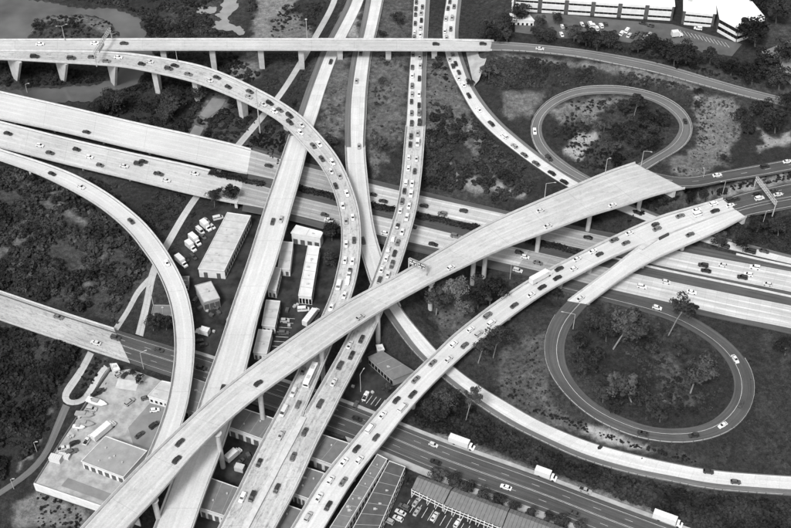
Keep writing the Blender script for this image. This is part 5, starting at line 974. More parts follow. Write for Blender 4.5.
crate(56.5, 461, -15, 4.5, 2.6, 2.4, 'small white storage container near the yard wall corner'); crate(64.5, 457.5, -15, 4.5, 2.2, 1.4, 'low white storage bin beside the small container')
crate(240, 470, -18, 3.5, 2.4, 2.4, 'small white container below the apartment wing near the tall pier', .5)

def clutter(poly, n, z, where, seed):
    rg = random.Random(seed); pal = MB()
    for k in range(3): pal.box((0, 0, .12 + k * .3), (1.2, 1.0, .05)); pal.box((0, -.4, .02 + k * .3), (1.2, .1, .15)); pal.box((0, .4, .02 + k * .3), (1.2, .1, .15))
    pm = pal.mesh('pallet_stack'); dr = MB(); dr.tube((0, 0, 0), (0, 0, .9), .32, .32, 10); dr.tube((0, 0, .42), (0, 0, .48), .34, .34, 10); dm = dr.mesh('steel_drum'); bn = MB(); bn.box((0, 0, .65), (2.0, 1.3, 1.1)); bn.box((0, 0, 1.24), (2.1, 1.4, .08)); bn.box((0, -.68, .9), (1.8, .08, .1)); bm_ = bn.mesh('waste_bin')
    xs = [p[0] for p in poly]; ys = [p[1] for p in poly]; spots = []; seen = {}
    while len(spots) < n:
        x, y = rg.uniform(min(xs), max(xs)), rg.uniform(min(ys), max(ys))
        if inpoly(x, y, poly): spots.append((x, y))
    for x, y in sorted(spots):
        p = at(x, y, z); nm, me_, mt, lb = ((('pallet_stack', pm, M['rock'], 'small pallet stack '), ('steel_drum', dm, M['wall_grey'], 'steel drum '), ('waste_bin', bm_, M['steel_dark'], 'dark waste bin '))[rg.choice((0, 0, 1, 1, 2))])
        o = bpy.data.objects.new(nm, me_); COL.objects.link(o)
        if not me_.materials: me_.materials.append(mt)
        o.location = p; o.rotation_euler = (0, 0, rg.uniform(0, 3.1)); q_ = seen.get(nm, 0); seen[nm] = q_ + 1; tag(o, f'{lb}{where}, {ordinal(q_)} from left', nm.replace('_', ' '), nm.replace('_', ' ') + 's ' + where)
clutter([(66,437),(100,388),(110,380),(114,386),(84,430),(50,472),(44,478)], 14, 2.42, 'by the pale yard wall', 3)
clutter([(195,305),(203,310),(212,312),(226,310),(216,345),(200,340)], 7, 1.02, 'in the dark yard below the depot', 4)
clutter([(282,300),(294,300),(300,305),(290,330),(276,345),(280,315)], 5, 1.07, 'in the yard between the sheds', 5)
clutter([(240,443),(256,448),(244,475),(228,470)], 5, .52, 'on the ground between the apartment wings', 6)
clutter([(350,380),(372,382),(385,395),(380,408),(352,398)], 3, 1.22, 'in the small car park under the flyover', 8)
# ------------------------------------------------------------------ lamps, signs
def lamp(base, h, label, arm=0.0, az=0.0, r=.13, two=False):
    t = empty('street_lamp', base, az); tag(t, label, 'street lamp', 'lamp posts along the roads'); mb = MB(); mb.tube((0, 0, -.3), (0, 0, h), r * 1.3, r * .7, 8); mb.build('pole', M['steel'], t)
    for sx in ((1, -1) if two else (1,)):
        if arm:
            mb = MB(); mb.tube((0, 0, h - .1), (sx * arm, 0, h + .5), r * .6, r * .5, 6); mb.build('arm', M['steel'], t)
            mb = MB(); mb.box((sx * (arm + .35), 0, h + .48), (.9, .36, .18)); mb.build('lantern', M['steel'], t)
    if not arm: mb = MB(); mb.tube((0, 0, h), (0, 0, h + .4), .6, .5, 10); mb.build('lantern', M['steel'], t)
lamp(gp(260.3, 134), 27, 'very tall slender mast in front of the curving flyover', r=.3)
lamp(gp(307.5, 43), 15, 'tall pole rising behind the straight flyover beside the footpath', r=.25)
def deck_lamp(key, x, y, h, label, arm=2.0, az=0.0, two=False):
    p, _t, _i = RD[key].place(x, y, 0); lamp((p[0], p[1], p[2]), h, label, arm, R(az), .13, two)
deck_lamp('A', 65, 40.5, 9, 'double-armed lamp on the far edge of the straight flyover', 2.2, 20, True)
deck_lamp('B', 177.5, 62, 7, 'lamp on the far edge of the curving flyover near top left', 1.5, 40)
deck_lamp('E', 544.5, 198.5, 9, 'lamp on the far edge of the widest bridge above the freeway', 3.5, 0)
deck_lamp('E', 605, 174, 9, 'lamp on the far edge of the widest bridge beside the loop', 0.8, 0)
deck_lamp('E', 641, 166, 9, 'lamp at the top corner where the widest bridge lands', 3, -20)
for x, y, h, lab, am, az_ in ((701,187,9,'left of two pale lamps where the hilltop road meets the bridge',2,90),(722,196,9,'right of two pale lamps in the planted strip',2,200),(573,329,9,'lamp inside the lower loop reaching over the ramp',5,170),(510,279,9,'lamp on the grass below the freeway under the bridge',1.5,0),(360.7,392,11,'lamp in the small car park under the busy flyover',2.5,60),(143.7,369,10,'lamp at the edge of the street by the pale yard',2,20),(153.5,305.5,12,'thin white pole beside the forked footpath',0,0),(28,95,7,'lamp at the freeway edge by the dark creek',1.5,0),(762,226,9,'slim pole on the right hillside below the gantry',0.8,0),(14,489,6,'short pole by the path at bottom left',0.8,0),(37,452,6,'short pole by the path above the bottom left corner',0.8,0)):
    lamp(gp(x, y), h, lab, am, R(az_))
def gantry(a, b_, h, label, panels=(), truss=1.3):
    a, b_ = Vector(a), Vector(b_); d = b_ - a; d.z = 0; L = d.length; d.normalize(); nn = Vector((-d.y, d.x, 0)); U_ = Vector((0, 0, 1)); t = empty('sign_gantry', a); tag(t, label, 'sign gantry', 'overhead sign gantries')
    for p in (Vector((0, 0, 0)), d * L):
        mb = MB(); mb.tube(p + U_ * -1.0, p + U_ * (h + truss), .28, .22, 8); mb.build('post', M['steel'], t)
    for z in (h, h + truss):
        for f in (-.5, .5): mb = MB(); mb.tube(U_ * z + nn * f, d * L + U_ * z + nn * f, .11, .11, 6); mb.build('chord', M['steel'], t)
    fs_ = -1 if nn.y > 0 else 1
    n = int(L / 1.5); mb = MB()
    for k in range(n):
        p, q = d * L * k / n, d * L * (k + 1) / n
        for f in (-.5, .5): mb.tube(p + U_ * h + nn * f, q + U_ * (h + truss) + nn * f, .06, .06, 4); mb.tube(p + U_ * (h + truss) + nn * f, q + U_ * h + nn * f, .05, .05, 4)
        for z in (h, h + truss): mb.tube(p + U_ * z - nn * .5, q + U_ * z + nn * .5, .06, .06, 4)
        mb.box(p.lerp(q, .5) + U_ * h, (L / n * .5, .9, .03), (d, nn, U_))
    mb.build('lattice', M['steel'], t)
    for s0, s1, z0, z1, rows, pm_ in panels:
        sgn = fs_
        c = d * L * (s0 + s1) / 2 + nn * .75 * sgn + U_ * (z0 + z1) / 2; w = L * (s1 - s0)
        mb = MB(); mb.box(c, (w, .12, z1 - z0), (d, nn, U_)); pn = mb.build('sign_panel', M[pm_], t)
        if not rows: continue
        mb = MB()   # blurred, unreadable rows of lettering
        for r_, (cnt_, hh, zf) in enumerate(rows):
            step = w * .86 / cnt_
            for k in range(cnt_):
                if (k * 7 + r_ * 3) % 5 == 4: continue
                mb.box(c + d * (-w * .43 + step * (k + .5)) + nn * .08 * sgn + U_ * ((z1 - z0) * zf), (step * .66, .04, hh), (d, nn, U_))
        mb.build('lettering', M['paint'], pn)
        mb = MB()
        for e in (-1, 1): mb.box(c + U_ * e * (z1 - z0) / 2 * .95 + nn * .075 * sgn, (w * .97, .04, .09), (d, nn, U_)); mb.box(c + d * e * w / 2 * .97 + nn * .075 * sgn, (.09, .04, (z1 - z0) * .95), (d, nn, U_))
        mb.build('sign_border', M['paint'], pn)
_p0, _, _i = RD['E'].place(415.5, 265, 0); _e = RD['E']
gantry(_e.pt(_i, 0, -.1, -.3), _e.pt(_i, .62, 0, -.3), 5.2, 'sign gantry with two dark panels over the widest bridge', panels=((.08, .5, 4.3, 7.6, ((6, .8, .2), (5, .8, -.22)), 'sign_dark'), (.56, .99, 4.3, 7.6, ((7, .8, .2), (6, .7, -.24)), 'sign_dark')))
_i = RD['A'].idx_near(109, 45); _a = RD['A']; _j = RD['B'].idx_near(99, 58)
gantry(_a.pt(_i, 0, 0.1, -.3), RD['B'].pt(_j, 1, -.2, -.3), 6.2, 'lattice sign gantry straddling the two flyovers at top left', panels=((.5, .82, 4.6, 6.2, (), 'steel'),), truss=1.6)
_i = RD['K'].idx_near(762, 194); _k, _k2 = RD['K'], RD['K2']
gantry(_k.pt(_i, 0, -1.2, -.5), _k2.pt(RD['K2'].idx_near(770, 206), 1, 1.0, -.5), 6.0, 'lattice sign gantry spanning the asphalt lanes at the right edge', truss=1.5)

# ------------------------------------------------------------------ vegetation
def leaf_cloud(n, clumps, spread, crad, size, seed, flat=0.8, hollow=0.55):
    """unit-ish crown: numpy quads spread over many clumps; returns verts (4n,3)"""
    rg = np.random.default_rng(seed)
    cs = rg.normal(size=(clumps, 3)); cs /= np.linalg.norm(cs, axis=1)[:, None]; cs *= (rg.random(clumps) ** 0.45)[:, None] * np.array(spread); 
    ci = rg.integers(0, clumps, n); d = rg.normal(size=(n, 3)); d /= np.linalg.norm(d, axis=1)[:, None]; d[:, 2] = np.where(d[:, 2] < -0.35, -d[:, 2], d[:, 2])
    cr = crad * (0.45 + 1.15 * rg.random(clumps) ** 1.5); rr = hollow + (1 - hollow) * rg.random(n)
    p = cs[ci] + d * (cr[ci] * rr)[:, None] * np.array((1, 1, flat))
    nrm = d + rg.normal(scale=0.45, size=(n, 3)); nrm /= np.linalg.norm(nrm, axis=1)[:, None]
    t = np.cross(nrm, rg.normal(size=(n, 3))); t /= np.linalg.norm(t, axis=1)[:, None] + 1e-9; bt = np.cross(nrm, t)
    s = (size * (0.6 + 0.8 * rg.random(n)))[:, None]; t *= s; bt *= s * 0.75
    return np.stack([p - t - bt * .6, p + t * .3 - bt, p + t + bt * .5, p - t * .4 + bt], 1).reshape(-1, 3)
def quads_mesh(name, V, mat):
    me = bpy.data.meshes.new(name); n = len(V) // 4; me.vertices.add(len(V)); me.vertices.foreach_set('co', V.astype(np.float32).ravel()); me.loops.add(4 * n)
    me.loops.foreach_set('vertex_index', np.arange(4 * n, dtype=np.int32)); me.polygons.add(n); me.polygons.foreach_set('loop_start', np.arange(0, 4 * n, 4, dtype=np.int32)); me.polygons.foreach_set('loop_total', np.full(n, 4, np.int32))
    me.update(); me.materials.append(mat); return me
CROWN = {}
for st, cfg in dict(round=(3600, 24, (.78, .78, .6), .33, .055), open=(2800, 24, (.82, .82, .58), .27, .055), bush=(1900, 16, (.74, .74, .42), .36, .065)).items():
    CROWN[st] = []
    for v in range(4):
        V = leaf_cloud(cfg[0], cfg[1], cfg[2], cfg[3], cfg[4], 100 + v * 7 + len(st))
        CROWN[st].append(V)
CM = {}
def crown_mesh(st, v, leaf):
    k = (st, v, leaf)
    if k not in CM: CM[k] = quads_mesh('crown', CROWN[st][v], M[leaf])
    return CM[k]
def tree(cx, cy, rpx, st, label, dy=None, dx=0.0, leaf='leaf', bark='trunk', squash=0.85, cat=None, name=None):
    dy = rpx * 1.15 if dy is None else dy; b_ = gp(cx + dx, cy + dy); d = ray(cx, cy); tt = b_.y / d.y; top = Vector((d.x * tt, b_.y, CAM_H + d.z * tt)); r = 1.28 * rpx / pxscale(b_)
    hc = max(top.z - b_.z, r * (.35 if st == 'bush' else .6)); ox = top.x - b_.x
    t = empty(name or ('bush' if st == 'bush' else 'tree'), b_, 0); tag(t, label, cat or ('bush' if st == 'bush' else 'tree'))
    v = random.randrange(4); c = link('crown', crown_mesh(st, v, leaf), None, t); c.location = (ox, 0, hc); c.scale = (r, r, r * squash); c.rotation_euler = (0, 0, random.uniform(0, 6.28))
    mb = MB(); w = max(.12, r * .045); mid = Vector((ox * .45, 0, hc * .5)); mb.tube((0, 0, -.4), mid, w, w * .75, 7, cap=False); mb.tube(mid, (ox, 0, hc * .95), w * .75, w * .45, 7, cap=False)
    rg = random.Random(int(cx * 31 + cy))
    for k in range(5):
        an = rg.uniform(0, 6.28); mb.tube(mid.lerp(Vector((ox, 0, hc)), rg.uniform(.1, .7)), (ox + math.cos(an) * r * .5, math.sin(an) * r * .5, hc + rg.uniform(-.15, .12) * r), w * .45, w * .12, 5, cap=False)
    mb.build('trunk', M[bark], t); return t
T_ = [ # crown x, y, radius in survey px, style, label, extra
 (214.5,195,7,'round','left of the two round trees at the freeway edge by the warehouse',dict(dy=12)),(230.5,191.5,8,'round','right and larger of two round trees at the freeway edge',dict(dy=13)),
 (685,306,12,'open','tall leaning pale-trunked tree inside the lower loop ramp',dict(dy=30,dx=-17,bark='trunk_pale')),(631,324,17,'round','broad tree at the upper left inside the lower loop',dict(dy=25,dx=-18,bark='trunk_pale',leaf='leaf_mid')),(622,382,16,'open','spreading tree with pale forked trunk inside lower loop',dict(dy=21,dx=10,bark='trunk_pale',leaf='leaf_mid')),(699,369,17,'round','broad dome-shaped tree at the right inside the lower loop',dict(dy=25,dx=-9,bark='trunk_pale',leaf='leaf_mid')),
 (653,347,7,'bush','smaller bush between the trees inside the lower loop',{}),(679,347,8,'bush','bush at the foot of the tall leaning tree',{}),(590,322,9,'bush','bush beside the inner edge where the lower loop begins',{}),(578,340,8,'bush','dark bush hugging the inner left of the lower loop',{}),(584,366,9,'bush','dark bush low on the inner left of the lower loop',{}),(603,392,9,'bush','bush inside the bottom left of the lower loop',{}),(660,412,9,'bush','bush near the bottom inside the lower loop',{}),
 (484,346,10,'open','left of two trees overhanging the busy flyover',dict(dy=17,dx=-6,bark='trunk_pale')),(499,336,11,'open','right of two trees overhanging the busy flyover',dict(dy=22,dx=-6,bark='trunk_pale')),
 (439,296,13,'round','tree under the widest bridge at the left of the lawn',dict(dy=19,dx=-3,bark='trunk_pale')),(455,287,11,'round','pale dry tree between two darker ones on the lawn',dict(leaf='leaf_pale',dy=22)),(463,306,9,'round','small pale tree below the dry one on the lawn',dict(leaf='leaf_pale',dy=12)),(490,287,15,'open','large spreading tree on the lawn below the freeway',dict(dy=20,bark='trunk_pale')),(478,297,9,'round','dark tree just left of the large spreading lawn tree',dict(leaf='leaf_dark',dy=12)),
 (473,396,9,'open','pale-trunked tree beside the bottom right ramp',dict(dy=27,dx=-8,bark='trunk_pale',leaf='leaf_mid')),(447,397,11,'round','tree below the busy flyover beside the pale-trunked one',dict(dy=14)),(436,410,12,'round','dark tree between the busy flyover and the bottom street',dict(leaf='leaf_dark',dy=13)),
 (525,292,4,'bush','small shrub growing beside the busy flyover deck',dict(dy=6)),(557,292,4.5,'bush','shrub at the foot of the busy flyover pier',dict(dy=7)),
 (332,230,9,'round','tree left of the curving flyover by the boxy white building',dict(dy=11)),(331,258,8,'round','lower tree left of the curving flyover',dict(dy=8)),
 (153.5,321,8.5,'round','left of two dark trees by the street at the lone ramp',dict(leaf='leaf_dark')),(166.5,322,7,'round','right of two dark trees by the street at the lone ramp',dict(leaf='leaf_dark')),
 (173,102,13,'round','largest dome-shaped tree below the curving flyover at left',dict(dy=9,squash=.6)),(166,113,8,'bush','low bush below the largest dome tree',{}),(113,98,12,'round','dark tree by the creek at left',dict(leaf='leaf_dark')),(100,106,8,'round','smaller dark tree by the creek',dict(leaf='leaf_dark')),(200,92,8,'round','dark tree between curving flyover and concrete pads',dict(leaf='leaf_dark')),
 (38,24,5.5,'bush','round dark shrub at the left of the island',dict(leaf='leaf_dark')),(73,21.5,5,'bush','round dark shrub at the right of the island',dict(leaf='leaf_dark')),(59,22.5,5,'bush','low shrub between the round shrubs on the island',{}),
 (489,25,9,'round','leftmost dark tree of the grove above the hillside road',{}),(505,22,9,'round','second dark tree of the grove above the hillside road',{}),(520,11,9,'round','spreading dark tree in front of the white block at top',{}),(497,33,8,'round','low dark tree at the front of the grove',{}),(481,34,6,'bush','small bush at the left end of the grove',{}),(507,33,7,'open','thin tree with visible stem in front of the white house',dict(bark='trunk_pale')),
 (541,21,5,'round','upright narrow tree right of the white house',dict(dy=9,squash=1.5)),(537,29,6,'round','bush-like tree at the corner of the white house',{}),(548,33,7.5,'round','dark tree in front of the car park, left end',{}),(557,17,5.5,'round','young tree standing before the long office block',dict(dy=8)),(574,32,8,'round','grey-green tree in the roadside row, second from left',dict(leaf='leaf_mid')),(586,36,9,'round','tree in the roadside row, third from left',{}),(597,40,9,'round','dark tree in the roadside row, fourth from left',dict(leaf='leaf_dark')),(609,37,9,'round','dark tree in the roadside row, fifth from left',dict(leaf='leaf_dark')),(618,46,4,'open','thin young tree in a gap of the roadside row',{}),(638,44,8,'round','tree right of the gap in the roadside row',{}),(652,40,7.5,'round','dark tree below the right part of the car park',dict(leaf='leaf_dark')),(663,45,10,'round','large dark tree below the car park marks',dict(leaf='leaf_dark')),(674,53,11,'round','large dark tree by the hillside road, left of pair',dict(leaf='leaf_dark')),(686,52,11,'round','large dark tree by the hillside road, right of pair',dict(leaf='leaf_dark')),(698,57,7,'round','small dark tree beside the large pair',{}),(710,54,8,'open','open tree near the end of the car park',{}),(719,60,7,'round','last tree of the roadside row',{}),
 (755,29,15,'round','big dark tree in front of the angled white hall',dict(leaf='leaf_dark')),(752,72,11,'round','left of three big dark trees at the right edge',dict(leaf='leaf_dark')),(768,62,15,'round','middle and tallest of three big dark trees at right edge',dict(leaf='leaf_dark')),(779,76,12,'round','right of three big dark trees at the right edge',dict(leaf='leaf_dark')),(740,67,7,'bush','bush left of the three big trees',{}),(776,8,13,'round','dark tree at the very top right corner',dict(leaf='leaf_dark')),(760,-1,10,'round','dark tree at the top edge behind the white hall',dict(leaf='leaf_dark')),
 (762,106,10,'round','upper of two big dark trees below the hillside road',dict(leaf='leaf_dark')),(775,118,13,'round','lower and larger of two big dark trees below hillside road',dict(leaf='leaf_dark')),(742,116,9,'open','thin tree left of the two big hillside trees',{}),(698.5,91,4,'bush','upper of two small round bushes on the bare slope',dict(leaf='leaf_dark')),(697.5,103.5,4,'bush','lower of two small round bushes on the bare slope',dict(leaf='leaf_dark')),(723,156,3.3,'bush','single small round bush above the hilltop road',dict(leaf='leaf_dark')),
 (638,101,8,'open','tall tree with pale trunk inside the upper loop',dict(dy=15,dx=-4,bark='trunk_pale',leaf='leaf_dark')),(624,106,7,'round','tree left of the tall one inside the upper loop',{}),(645,118,9,'round','tree inside the right of the upper loop',{}),(612,146,8,'round','grey-green tree above the bridge inside the upper loop',dict(leaf='leaf_mid')),(604,125,6,'bush','grey bush in the middle of the upper loop',dict(leaf='leaf_mid')),(588,120,6,'bush','pale bush on the bare ground in upper loop',dict(leaf='leaf_pale')),(628,127,8,'round','dark tree in the centre right of the upper loop',dict(leaf='leaf_dark')),(654,128,6,'round','small tree near the inner right of the upper loop',{}),
 (691,195,5,'round','left of two small trees where the hilltop road leaves the bridge',dict(dy=9)),(704,194,4.5,'round','right of two small trees where the hilltop road leaves the bridge',dict(dy=9)),
 (489,70,8,'bush','grey rounded bush beside the slope paving',dict(leaf='leaf_mid')),(470,82,4,'bush','small bush on the bank below the slope paving',{}),(439,58,3.5,'bush','single dark bush under the straight flyover',dict(leaf='leaf_dark')),(397,17,7,'bush','large dark bush left of the jammed road at the top',{}),(382,33,4,'bush','small bush beside the right carriageway at top',{}),(382,80,4,'bush','small bush on the verge left of the jammed road',{}),
 (380,143,9,'open','sparse tree on the verge left of the jammed flyover',dict(leaf='leaf_mid')),(330,140,7,'bush','dark bush between the bright carriageways',dict(leaf='leaf_dark')),
 (652,141,8,'round','dark tree low on the right inside the upper loop',dict(leaf='leaf_dark')),(663,119,7,'round','dark tree closest to the right bend inside upper loop',dict(leaf='leaf_dark')),(636,139,8,'round','rounded tree above the bridge end inside the upper loop',{}),(619,134,8,'bush','wide dark bush at the centre of the upper loop',dict(leaf='leaf_dark')),(617,158,7,'bush','dark bush just above the widest bridge in the loop',dict(leaf='leaf_dark')),(787,50,11,'round','dark tree cut by the right edge beside the grey car park',dict(leaf='leaf_dark')),(731,66,8,'round','dark tree between roadside row and three big trees',dict(leaf='leaf_dark')),(788,100,9,'round','dark tree cut by right edge below the hillside road',dict(leaf='leaf_dark')),(748,126,7,'round','dark low tree at the foot of the two big hillside trees',dict(leaf='leaf_dark')),(606,330,10,'round','leafy tree at the inner top left of the lower loop',{}),(596,352,10,'bush','broad dark bush left of centre in the lower loop',dict(leaf='leaf_dark')),(640,394,10,'bush','broad bush right of the forked tree in lower loop',{}),(573,356,6,'bush','small dark bush tight against the lower loop inner edge',dict(leaf='leaf_dark')),(614,405,8,'bush','dark bush at the inner bottom left of the lower loop',dict(leaf='leaf_dark')),
 (719,237,9,'bush','bush on the right slope just below the ramp bridge end',{}),(743,242,9,'bush','rounded bush on the right slope above the freeway',{}),(757,224,8,'bush','dark bush on the right slope below the gantry',dict(leaf='leaf_dark')),(778,226,10,'bush','dark bush at the right edge of the slope',dict(leaf='leaf_dark')),
 (785,345,9,'bush','dark bush at the right edge below the freeway',dict(leaf='leaf_dark')),(387,387,5,'bush','leafy bush at the corner of the grey shop',dict(leaf='leaf_mid')),(140,379,5,'bush','dark bush by the pale yard gate',dict(leaf='leaf_dark')),(133,372,4,'bush','small dark bush by the pale yard gate',dict(leaf='leaf_dark')),(75,395,4,'bush','small dark bush in the bend of the loop path',dict(leaf='leaf_dark'))]
for cx_, cy_, r_, st_, lab_, ex_ in T_: tree(cx_, cy_, r_, st_, lab_, **ex_)
for k, (x, y, r_) in enumerate(((437,474.5,7.3),(453.5,480.5,7),(467.7,487,6.5),(482.7,494,6.5),(497.7,500,6.8),(514,506.5,5.5),(531,511.7,5),(549,517.5,5),(562,521.7,6.5),(581,525.5,5.5))):
    t = tree(x, y, r_ * 1.12, 'round', f'round clipped street tree, {ordinal(k)} from the left along the bottom street', dy=5.5, leaf='leaf' if k % 3 else 'leaf_mid'); t['group'] = 'clipped trees along the bottom street'
# yucca beside the gabled row
yb = gp(408, 484); yt = empty('yucca', yb); tag(yt, 'spiky yucca at the corner of the grey gabled row', 'plant'); mb = MB(); mb.tube((0, 0, 0), (0, 0, 2.4), .25, .2, 8); mb.build('trunk', M['trunk'], yt); mb = MB()
for k in range(90):
    d = Vector((random.gauss(0, 1), random.gauss(0, 1), random.uniform(-.2, 1.3))).normalized(); s_ = d.orthogonal().normalized() * .09; c = Vector((random.uniform(-.3, .3), random.uniform(-.3, .3), 2.4)); tip = c + d * random.uniform(1.6, 2.6)
    mb.quad(c - s_, c + s_, tip + s_ * .1, tip - s_ * .1)
mb.build('leaves', M['leaf'], yt)

SHR = [leaf_cloud(100, 6, (.6, .6, .35), .5, .2, 300 + k, hollow=.7) for k in range(8)]
def scrub(name, label, poly, n, r0, r1, leaf, keep=None, lift=.35, hs=.8):
    if n >= 400:      # a second, paler species grows mixed in
        scrub1(name, 'paler shrubs among ' + label, poly, int(n * .38), r0 * .8, r1 * .75, 'leaf_mid' if leaf == 'leaf' else 'leaf', None if keep is None else keep + .12, lift, hs)
    return scrub1(name, label, poly, int(n * .9), r0, r1, leaf, keep, lift, hs)
def scrub1(name, label, poly, n, r0, r1, leaf, keep=None, lift=.35, hs=.8):
    rg = np.random.default_rng(abs(hash(label)) % 10 ** 6 if False else sum(map(ord, label))); xs = [p[0] for p in poly]; ys = [p[1] for p in poly]; out = []; k = 0; guard = 0
    while k < n and guard < n * 12:
        guard += 1; x, y = rg.uniform(min(xs), max(xs)), rg.uniform(min(ys), max(ys))
        if not inpoly(x, y, poly): continue
        p = gp(x, y)
        nz = noise.noise(Vector((p.x * .045, p.y * .045, 3.1))) + .5 * noise.noise(Vector((p.x * .15, p.y * .15, 9.0)))
        if keep is not None and nz < keep: continue
        near = kd.find((p.x, p.y, 0))
        ti, tj = int(np.searchsorted(GX, p.x)) - 1, int(np.searchsorted(GY, p.y)) - 1
        if TRK[ti, tj] < 3.2: continue
        r = r0 + (r1 - r0) * rg.random() ** 1.9; r =  r * (1 + .35 * nz)
        if near[2] < r * 1.0 + .6 and near[1] < NROAD: continue
        V = SHR[rg.integers(0, 8)].copy(); an = rg.uniform(0, 6.28); c_, s_ = math.cos(an), math.sin(an)
        V = np.stack([V[:, 0] * c_ - V[:, 1] * s_, V[:, 0] * s_ + V[:, 1] * c_, V[:, 2] * hs], 1) * r + np.array((p.x, p.y, p.z + r * lift)); out.append(V); k += 1
    o = link(name, quads_mesh(name, np.concatenate(out), M[leaf])); tag(o, label, kind='stuff'); return o
NROAD = len(GROUND) - 5 * len(CTRL)
scrub('scrub', 'dense dark scrub between the lone ramp and the street bridge', [(-5,165),(38,180),(75,198),(110,222),(150,264),(140,292),(122,325),(-5,286)], 1150, .8, 4.2, 'leaf', -.28)
scrub('scrub', 'dense dark scrub in the lower left corner', [(-5,328),(90,357),(62,392),(60,412),(45,440),(25,468),(-5,487)], 1150, 1.0, 4.6, 'leaf_dark', -.4)
scrub('scrub', 'scrub between the low freeway bridge and the lone ramp', [(60,172),(190,199),(165,235),(150,228),(120,200)], 260, .8, 1.8, 'leaf', -.2)
scrub('scrub', 'scrub along the far side of the lake at top left', [(38,-6),(225,-6),(206,6),(216,30),(245,38),(250,-6),(258,5),(248,38),(150,38),(140,15),(118,6)], 700, .9, 2.0, 'leaf', -.35)
scrub('scrub', 'scrub on the island in the lake', [(28,38),(36,22),(50,16),(85,15),(110,22),(119,38)], 130, .7, 1.5, 'leaf', -.1)
scrub('scrub', 'dark scrub on the river bank under the curving flyover', [(-5,62),(55,66),(110,70),(118,78),(90,83),(20,87),(-5,84)], 330, .9, 2.0, 'leaf_dark', -.35)
scrub('scrub', 'scrub between the curving flyover and the upper freeway bridge', [(146,74),(200,86),(236,102),(228,112),(205,140),(130,122),(95,110),(105,98),(140,86)], 560, 1.0, 3.0, 'leaf_dark', -.45)
scrub('scrub', 'scrub under the straight flyover left of the footpath', [(152,52),(230,52),(262,75),(248,84),(200,64),(155,56)], 260, .8, 1.8, 'leaf', -.25)
scrub('scrub', 'rough bushes round the footpath at top', [(262,54),(300,52),(280,88),(262,92)], 150, .6, 1.4, 'leaf_mid', -.1)
scrub('scrub', 'rough bushes between the footpath and the bright carriageway', [(318,52),(322,52),(300,90),(290,128),(268,128),(272,112),(290,88)], 190, .6, 1.4, 'leaf', -.3)
scrub('scrub', 'rough bushes behind the straight flyover at top', [(285,5),(328,2),(308,38),(268,38),(270,22)], 170, .6, 1.5, 'leaf', -.15)
scrub('scrub', 'scrub beside the footpath below the curving flyover', [(236,105),(262,116),(238,143),(228,142),(212,140)], 170, .7, 1.5, 'leaf_dark', -.3)
scrub('scrub', 'scrub below the curving flyover above the freeway', [(262,122),(290,136),(280,165),(240,150),(248,136)], 170, .7, 1.5, 'leaf_dark', -.35)
scrub('scrub', 'bushes on the slope between the jammed road and the curved ramp', [(430,60),(442,62),(462,100),(500,150),(525,168),(548,182),(500,205),(425,188),(428,120)], 480, .8, 2.6, 'leaf', -.05)
scrub('scrub', 'dark bushes above the freeway between the two ramps', [(428,130),(470,140),(500,170),(490,190),(425,186)], 240, 1.2, 3.0, 'leaf', -.2)
scrub('scrub', 'bushes on the verge left of the jammed road', [(374,52),(408,52),(404,150),(398,190),(372,180),(370,120)], 170, .5, 1.3, 'leaf_mid', .0)
scrub('scrub', 'bushes on the verge between the bright carriageways', [(338,54),(350,54),(343,140),(322,165),(318,125)], 70, .5, 1.2, 'leaf_mid', .1)
scrub('scrub', 'dense scrub on the bank below the hillside road', [(492,56),(560,60),(640,74),(700,90),(600,84),(560,86),(500,90),(480,82)], 620, .7, 1.7, 'leaf', -.3)
scrub('scrub', 'undergrowth under the roadside trees above the hillside road', [(478,36),(560,40),(640,50),(740,80),(730,84),(640,58),(560,46),(490,39)], 300, .7, 1.6, 'leaf_dark', -.4)
scrub('scrub', 'undergrowth inside the upper loop', [(548,118),(570,102),(640,98),(670,115),(670,135),(650,150),(610,168),(590,172),(556,148)], 420, .6, 1.6, 'leaf', -.15)
scrub('scrub', 'low weeds on the bare slope right of the upper loop', [(680,88),(740,96),(770,140),(740,160),(690,178),(672,170),(696,140)], 260, .4, 1.0, 'leaf_mid', .0)
scrub('scrub', 'dark planted bushes in the strip beside the hilltop road', [(706,193),(740,183),(795,170),(795,178),(745,189),(720,196)], 170, .7, 1.15, 'leaf_dark', -.6)
scrub('scrub', 'dense scrub on the right slope above the freeway', [(716,226),(752,219),(795,210),(795,254),(760,246),(725,236)], 420, 1.0, 2.2, 'leaf_dark', -.5)
scrub('scrub', 'bushes under the widest bridge above the freeway', [(575,215),(640,196),(680,196),(655,212),(615,228)], 130, .8, 1.8, 'leaf_dark', -.4)
scrub('scrub', 'dark thicket between the bottom right ramp and the street', [(420,405),(446,390),(470,405),(520,437),(580,464),(660,487),(795,501),(795,535),(700,535),(655,514),(600,488),(528,462),(470,441),(415,424)], 1200, 1.4, 3.6, 'leaf_dark', -.65)
scrub('scrub', 'undergrowth along the inner left of the lower loop', [(572,318),(600,305),(660,322),(700,345),(728,385),(715,410),(650,422),(605,405),(580,385),(568,350)], 420, .6, 2.0, 'leaf', -.1)
scrub('scrub', 'low scrub on the grass outside the lower loop', [(440,350),(500,332),(548,312),(540,350),(560,400),(588,430),(520,410),(470,378)], 130, .4, .9, 'leaf', .0)
scrub('scrub', 'strip of dark scrub above the bottom right ramp', [(530,410),(585,432),(640,450),(700,465),(690,458),(620,440),(575,420)], 130, .6, 1.2, 'leaf_dark', -.6)
scrub('scrub', 'scrub beside the path between yard and street bridge', [(94,358),(106,362),(90,388),(84,392),(78,383)], 70, .5, 1.0, 'leaf_dark', -.5)
scrub('scrub', 'rough grass strip beside the parked trucks', [(196,203),(212,206),(200,225),(176,262),(166,252)], 130, .5, 1.0, 'leaf', -.2)
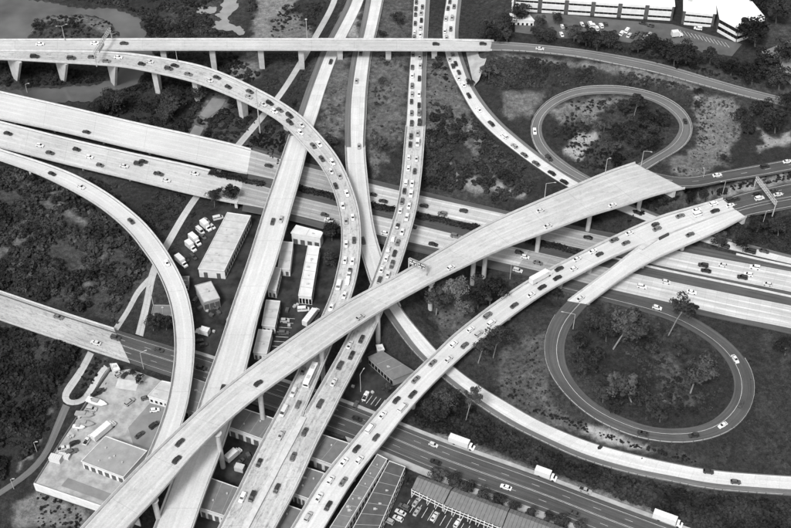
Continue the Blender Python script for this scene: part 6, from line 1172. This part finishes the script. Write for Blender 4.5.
scrub('scrub', 'scattered weeds on the ground below the white retaining wall', [(10,500),(40,490),(100,512),(90,530),(5,530)], 90, .4, 1.0, 'leaf_dark', .0)
for lb_, pl_, n_ in (('short weeds over the lawn below the freeway', [(420,310),(470,270),(548,290),(545,350),(560,395),(588,430),(520,412),(450,362)], 420), ('short weeds on the grass inside the lower loop', [(580,318),(640,312),(700,340),(728,385),(710,410),(650,422),(600,402),(572,360)], 420), ('short weeds on the slope right of the lower loop', [(745,345),(791,340),(791,470),(700,455),(755,410)], 320), ('short weeds on the verges at top centre', [(428,60),(442,60),(470,120),(520,165),(430,180)], 300), ('short weeds inside the upper loop', [(550,115),(600,100),(660,110),(670,130),(600,168),(560,150)], 300), ('short weeds on the hillside by the upper loop', [(690,95),(740,98),(780,140),(740,165),(690,178)], 300)):
    scrub1('grass', lb_, pl_, n_, .3, .8, 'leaf', -.5, .25, .6)
# clipped hedge down the freeway median
def hedge(rows, label, w=2.5, h=1.9):
    rd = Road(rows, 1.5); out = []; rg = np.random.default_rng(5)
    for i in range(len(rd.C)):
        for k in range(2):
            c = rd.C[i] + rd.N[i] * rg.uniform(-.6, .6); V = SHR[rg.integers(0, 8)] * np.array((w * .8, w * .8, h * .9)) * rg.uniform(.8, 1.15) + c + np.array((0, 0, h * .55)); out.append(V)
    o = link('hedge', quads_mesh('hedge', np.concatenate(out), M['leaf_dark'])); tag(o, label, 'hedge')
hedge([(212,172.5,212,174.5,5.6),(240,180,240,182,5.3),(262,184,262,186,5)], 'dark hedge in the freeway median left of the bright bridge')
hedge([(298,188.5,298,190.5,4.9),(318,193.5,318,195.5,4.8),(338,199,338,201,4.7)], 'dark hedge in the freeway median between bright bridge and curving flyover')
hedge([(371,205.5,371,207.5,4.4),(396,211,396,213,4.2)], 'short dark hedge in the freeway median beside the central carriageway')
hedge([(414,215,414,217,3.9),(450,223,450,225,3.7),(485,230,485,232,3.5)], 'long dark hedge in the freeway median right of the jammed flyover')
hedge([(528,241,528,243,3.4),(556,247.5,556,249.5,3.3),(585,254,585,256,3.1)], 'dark hedge in the freeway median below the widest bridge')
# parking bay lines
def bay_lines(parent_name, a, b_, n, L, ang, z):
    p0, p1 = at(*a, z), at(*b_, z); mb = MB(); d = (p1 - p0).normalized(); dv = Vector((math.cos(R(ang)), math.sin(R(ang)), 0)); nn = Vector((-dv.y, dv.x, 0))
    for k in range(n): c = p0.lerp(p1, k / (n - 1)) + dv * L / 2; mb.box((c.x, c.y, z), (L, .14, .012), (dv, nn, Vector((0, 0, 1))))
    o = mb.build(parent_name, M['paint']); tag(o, kind='structure')
bay_lines('parking_marking', (680,30), (725,42), 13, 5, -75, 18.23); bay_lines('parking_marking', (282,318), (272,346), 7, 5.5, -5, 1.08); bay_lines('parking_marking', (410,500), (470,526), 11, 5, -118, .53); bay_lines('parking_marking', (362,402), (384,409), 6, 4.5, 60, 1.23)
